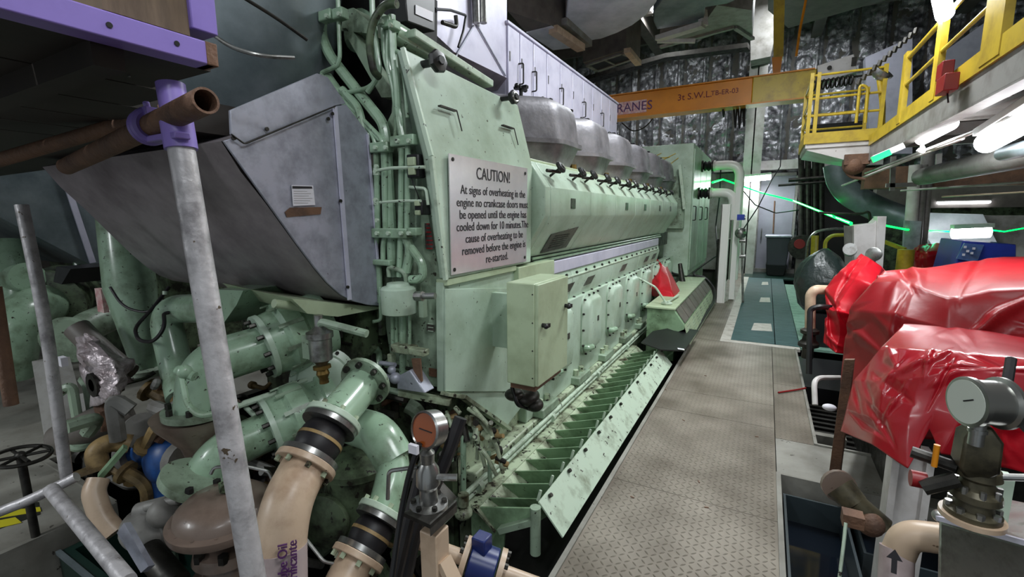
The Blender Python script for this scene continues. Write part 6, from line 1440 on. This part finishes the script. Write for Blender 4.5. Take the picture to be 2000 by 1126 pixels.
MB().cyl(D(1640, 950, 2.0), D(1636, 946, 2.02), .068).build('stub_flange', m_brown, FL)
MB().sphere(D(1700, 1022, 1.9), .05).box(D(1665, 1012, 1.85), (.07, .06, .05)).build('valve_knob', m_rust, FL)
MB().tube([D(1652, 1020, 1.8), D(1648, 1060, 1.78), D(1638, 1140, 1.75)], .006, n=6).build('string', m_lip, FL)
# vertical lilac pipe with arrow and cream elbow
EP = T('elbow_pipe', 'cream elbow on a lilac grey pipe with a black flow arrow at the bottom right', 'pipe', D(1755, 1200, 1.45))
MB().tube([D(1848, 1052, 1.42), D(1770, 1042, 1.48), D(1752, 1085, 1.5)], .045, n=24, fil=.09, seg=12).build('elbow', m_cream, EP)
MB().tube([D(1752, 1070, 1.5), D(1742, 1260, 1.45)], .046, n=24).build('pipe_run', m_pinkp, EP)
pd = (D(1752, 1070, 1.5)-D(1742, 1260, 1.45)).normalized(); vd = (D(1746, 1100, 1.5)-EYE).normalized(); sd = pd.cross(-vd).normalized()
pt = D(1747, 1092, 1.428); m = MB().beam(pt-pd*.04, pt, .014, .004, vd).prism([pt-sd*.02, pt+sd*.02, pt+pd*.03], vd*.006); m.build('flow_arrow', m_ink, EP)
# near valve with steel gauge
GB = T('valve_gauge', 'large stainless pressure gauge on an oily valve at the bottom right', 'gauge', D(1912, 1000, 1.12))
gc = D(1918, 785, 1.02); ax = V((-.97, -.42, .02)).normalized()
MB().lathe(gc, ax, [(.03, -.050), (.052, -.047), (.057, -.042), (.057, -.034), (.049, -.030), (.049, .02), (.055, .022), (.055, .032), (.048, .034)], n=40).build('gauge_case', m_gauge, GB)
MB().cyl(gc+ax*.028, gc+ax*.0345, .048, n=36).build('gauge_dial', m_dial, GB)
gx, gy, _ = frame(ax)
MB().beam(gc+ax*.036-gx*.003, gc+ax*.036+gx*.02+gy*.012, .003, .001, ax).build('gauge_needle', m_ink, GB)
MB().cyl(gc+V((.0, .0, -.045)), gc+V((0, 0, -.10)), .014).cyl(gc+V((0, 0, -.062)), gc+V((0, 0, -.07)), .017).build('gauge_neck', m_steel, GB)
vb = D(1912, 850, 1.06)
MB().rings([[vb+V((x*s, y*s, z)) for x, y in ((-.03, -.03), (.03, -.03), (.03, .03), (-.03, .03))] for z, s in ((.03, .5), (.0, 1.1), (-.07, 1.15), (-.10, .6))]).build('valve_block', m_bronze, GB, bevel=.006)
vv = D(1912, 920, 1.08)
MB().lathe(vv+V((0, 0, .02)), (0, 0, -1), [(.02, 0), (.038, .01), (.042, .03), (.03, .04), (.034, .06), (.046, .07), (.048, .085), (.035, .09), (.038, .11), (.052, .118), (.052, .13)], n=28).build('valve_bonnet', m_bronze, GB)
MB().bolts(vv+V((0, 0, -.05)), (0, 0, 1), .040, 8, .006, .018).bolts(vv+V((0, 0, -.10)), (0, 0, 1), .044, 8, .008, .015).build('bonnet_bolt', m_steel, GB)
MB().cyl(vv+V((0, 0, -.11)), vv+V((0, 0, -.122)), .060, n=30).build('valve_flange', m_cream, GB)
MB().tube([vv+V((-.04, 0, .0)), vv+V((-.12, .02, .01))], .014, n=10).tube([vv+V((-.04, -.02, -.02)), vv+V((-.10, -.02, -.06))], .018, n=10).build('side_fitting', m_dsteel, GB)
MB().tube([vv+V((.03, -.01, .0)), vv+V((.09, -.02, .02))], .008, n=10).build('steel_lever', m_steel, GB)
MB().cyl(vv+V((-.09, 0, -.05)), vv+V((-.12, 0, -.05)), .02).build('red_cap', m_redbox, GB)
MB().cyl(vv+V((-.085, -.02, .0)), vv+V((-.085, -.02, .055)), .006).build('orange_rod', m_crane, GB)
MB().tube([D(1975, 700, 1.3), D(1960, 790, 1.25), D(2030, 860, 1.2)], .012, n=8).tube([D(1985, 770, 1.2), D(2060, 850, 1.2)], .014, n=8).build('black_hose', m_rubber, label='black hoses passing behind the stainless gauge at the right edge', cat='hose')
MB().bb(vv.x+.05, vv.x+.085, vv.y+.06, vv.y+.10, vv.z-.16, vv.z-.03).build('cream_stake', m_lip, label='narrow cream post behind the oily valve at the bottom right', cat='post')
# stainless box
SB = T('stainless_box', 'stainless steel box cut by the bottom right corner', 'box', D(1930, 1200, 1.15))
q = [D(1832, 1012, 1.28), D(2080, 1082, .98), D(2090, 1300, 1.0), D(1826, 1240, 1.25)]
MB().prism(q, V((.12, .22, 0))).build('box_body', m_steel, SB, bevel=.012, seg=3)
MB().beam(D(1832, 1011, 1.275), D(2080, 1081, .975), .012, .012).build('folded_lip', m_clad, SB)
MB().sphere(D(1845, 1010, 1.35), .03, (1, 1, .6)).build('box_plug', m_steel, SB)
for i, (px, py, a, b) in enumerate(((1494, 553, .07, .3), (1494, 585, .09, .3), (1488, 638, .13, .28))):  # flat pale quads laid on the mat
    c = P(px, py, Z=.006)
    MB().prism([c+V((-a, -b, 0)), c+V((a, -b*.8, 0)), c+V((a*.9, b, 0)), c+V((-a*.8, b*.8, 0))], (0, 0, .001)).build('pale_patch', m_line, label=['farthest and smallest', 'middle', 'closest and largest'][i]+' pale patch on the blue green deck mat', cat='patch')
# debris on the walkway
random.seed(2)
for i, (px, py) in enumerate(((1378, 733), (1235, 970), (1478, 852), (1380, 990), (1335, 820), (1300, 760), (1365, 940))):
    c = P(px, py, Z=.002); a = random.uniform(0, 3)
    o = MB().box(c, (.022, .007, .004), Matrix.Rotation(a, 3, 'Z')).build('debris_flake', m_rust, label='tiny dark flake of debris lying on the walkway plates', cat='debris', group='debris flakes on the walkway')
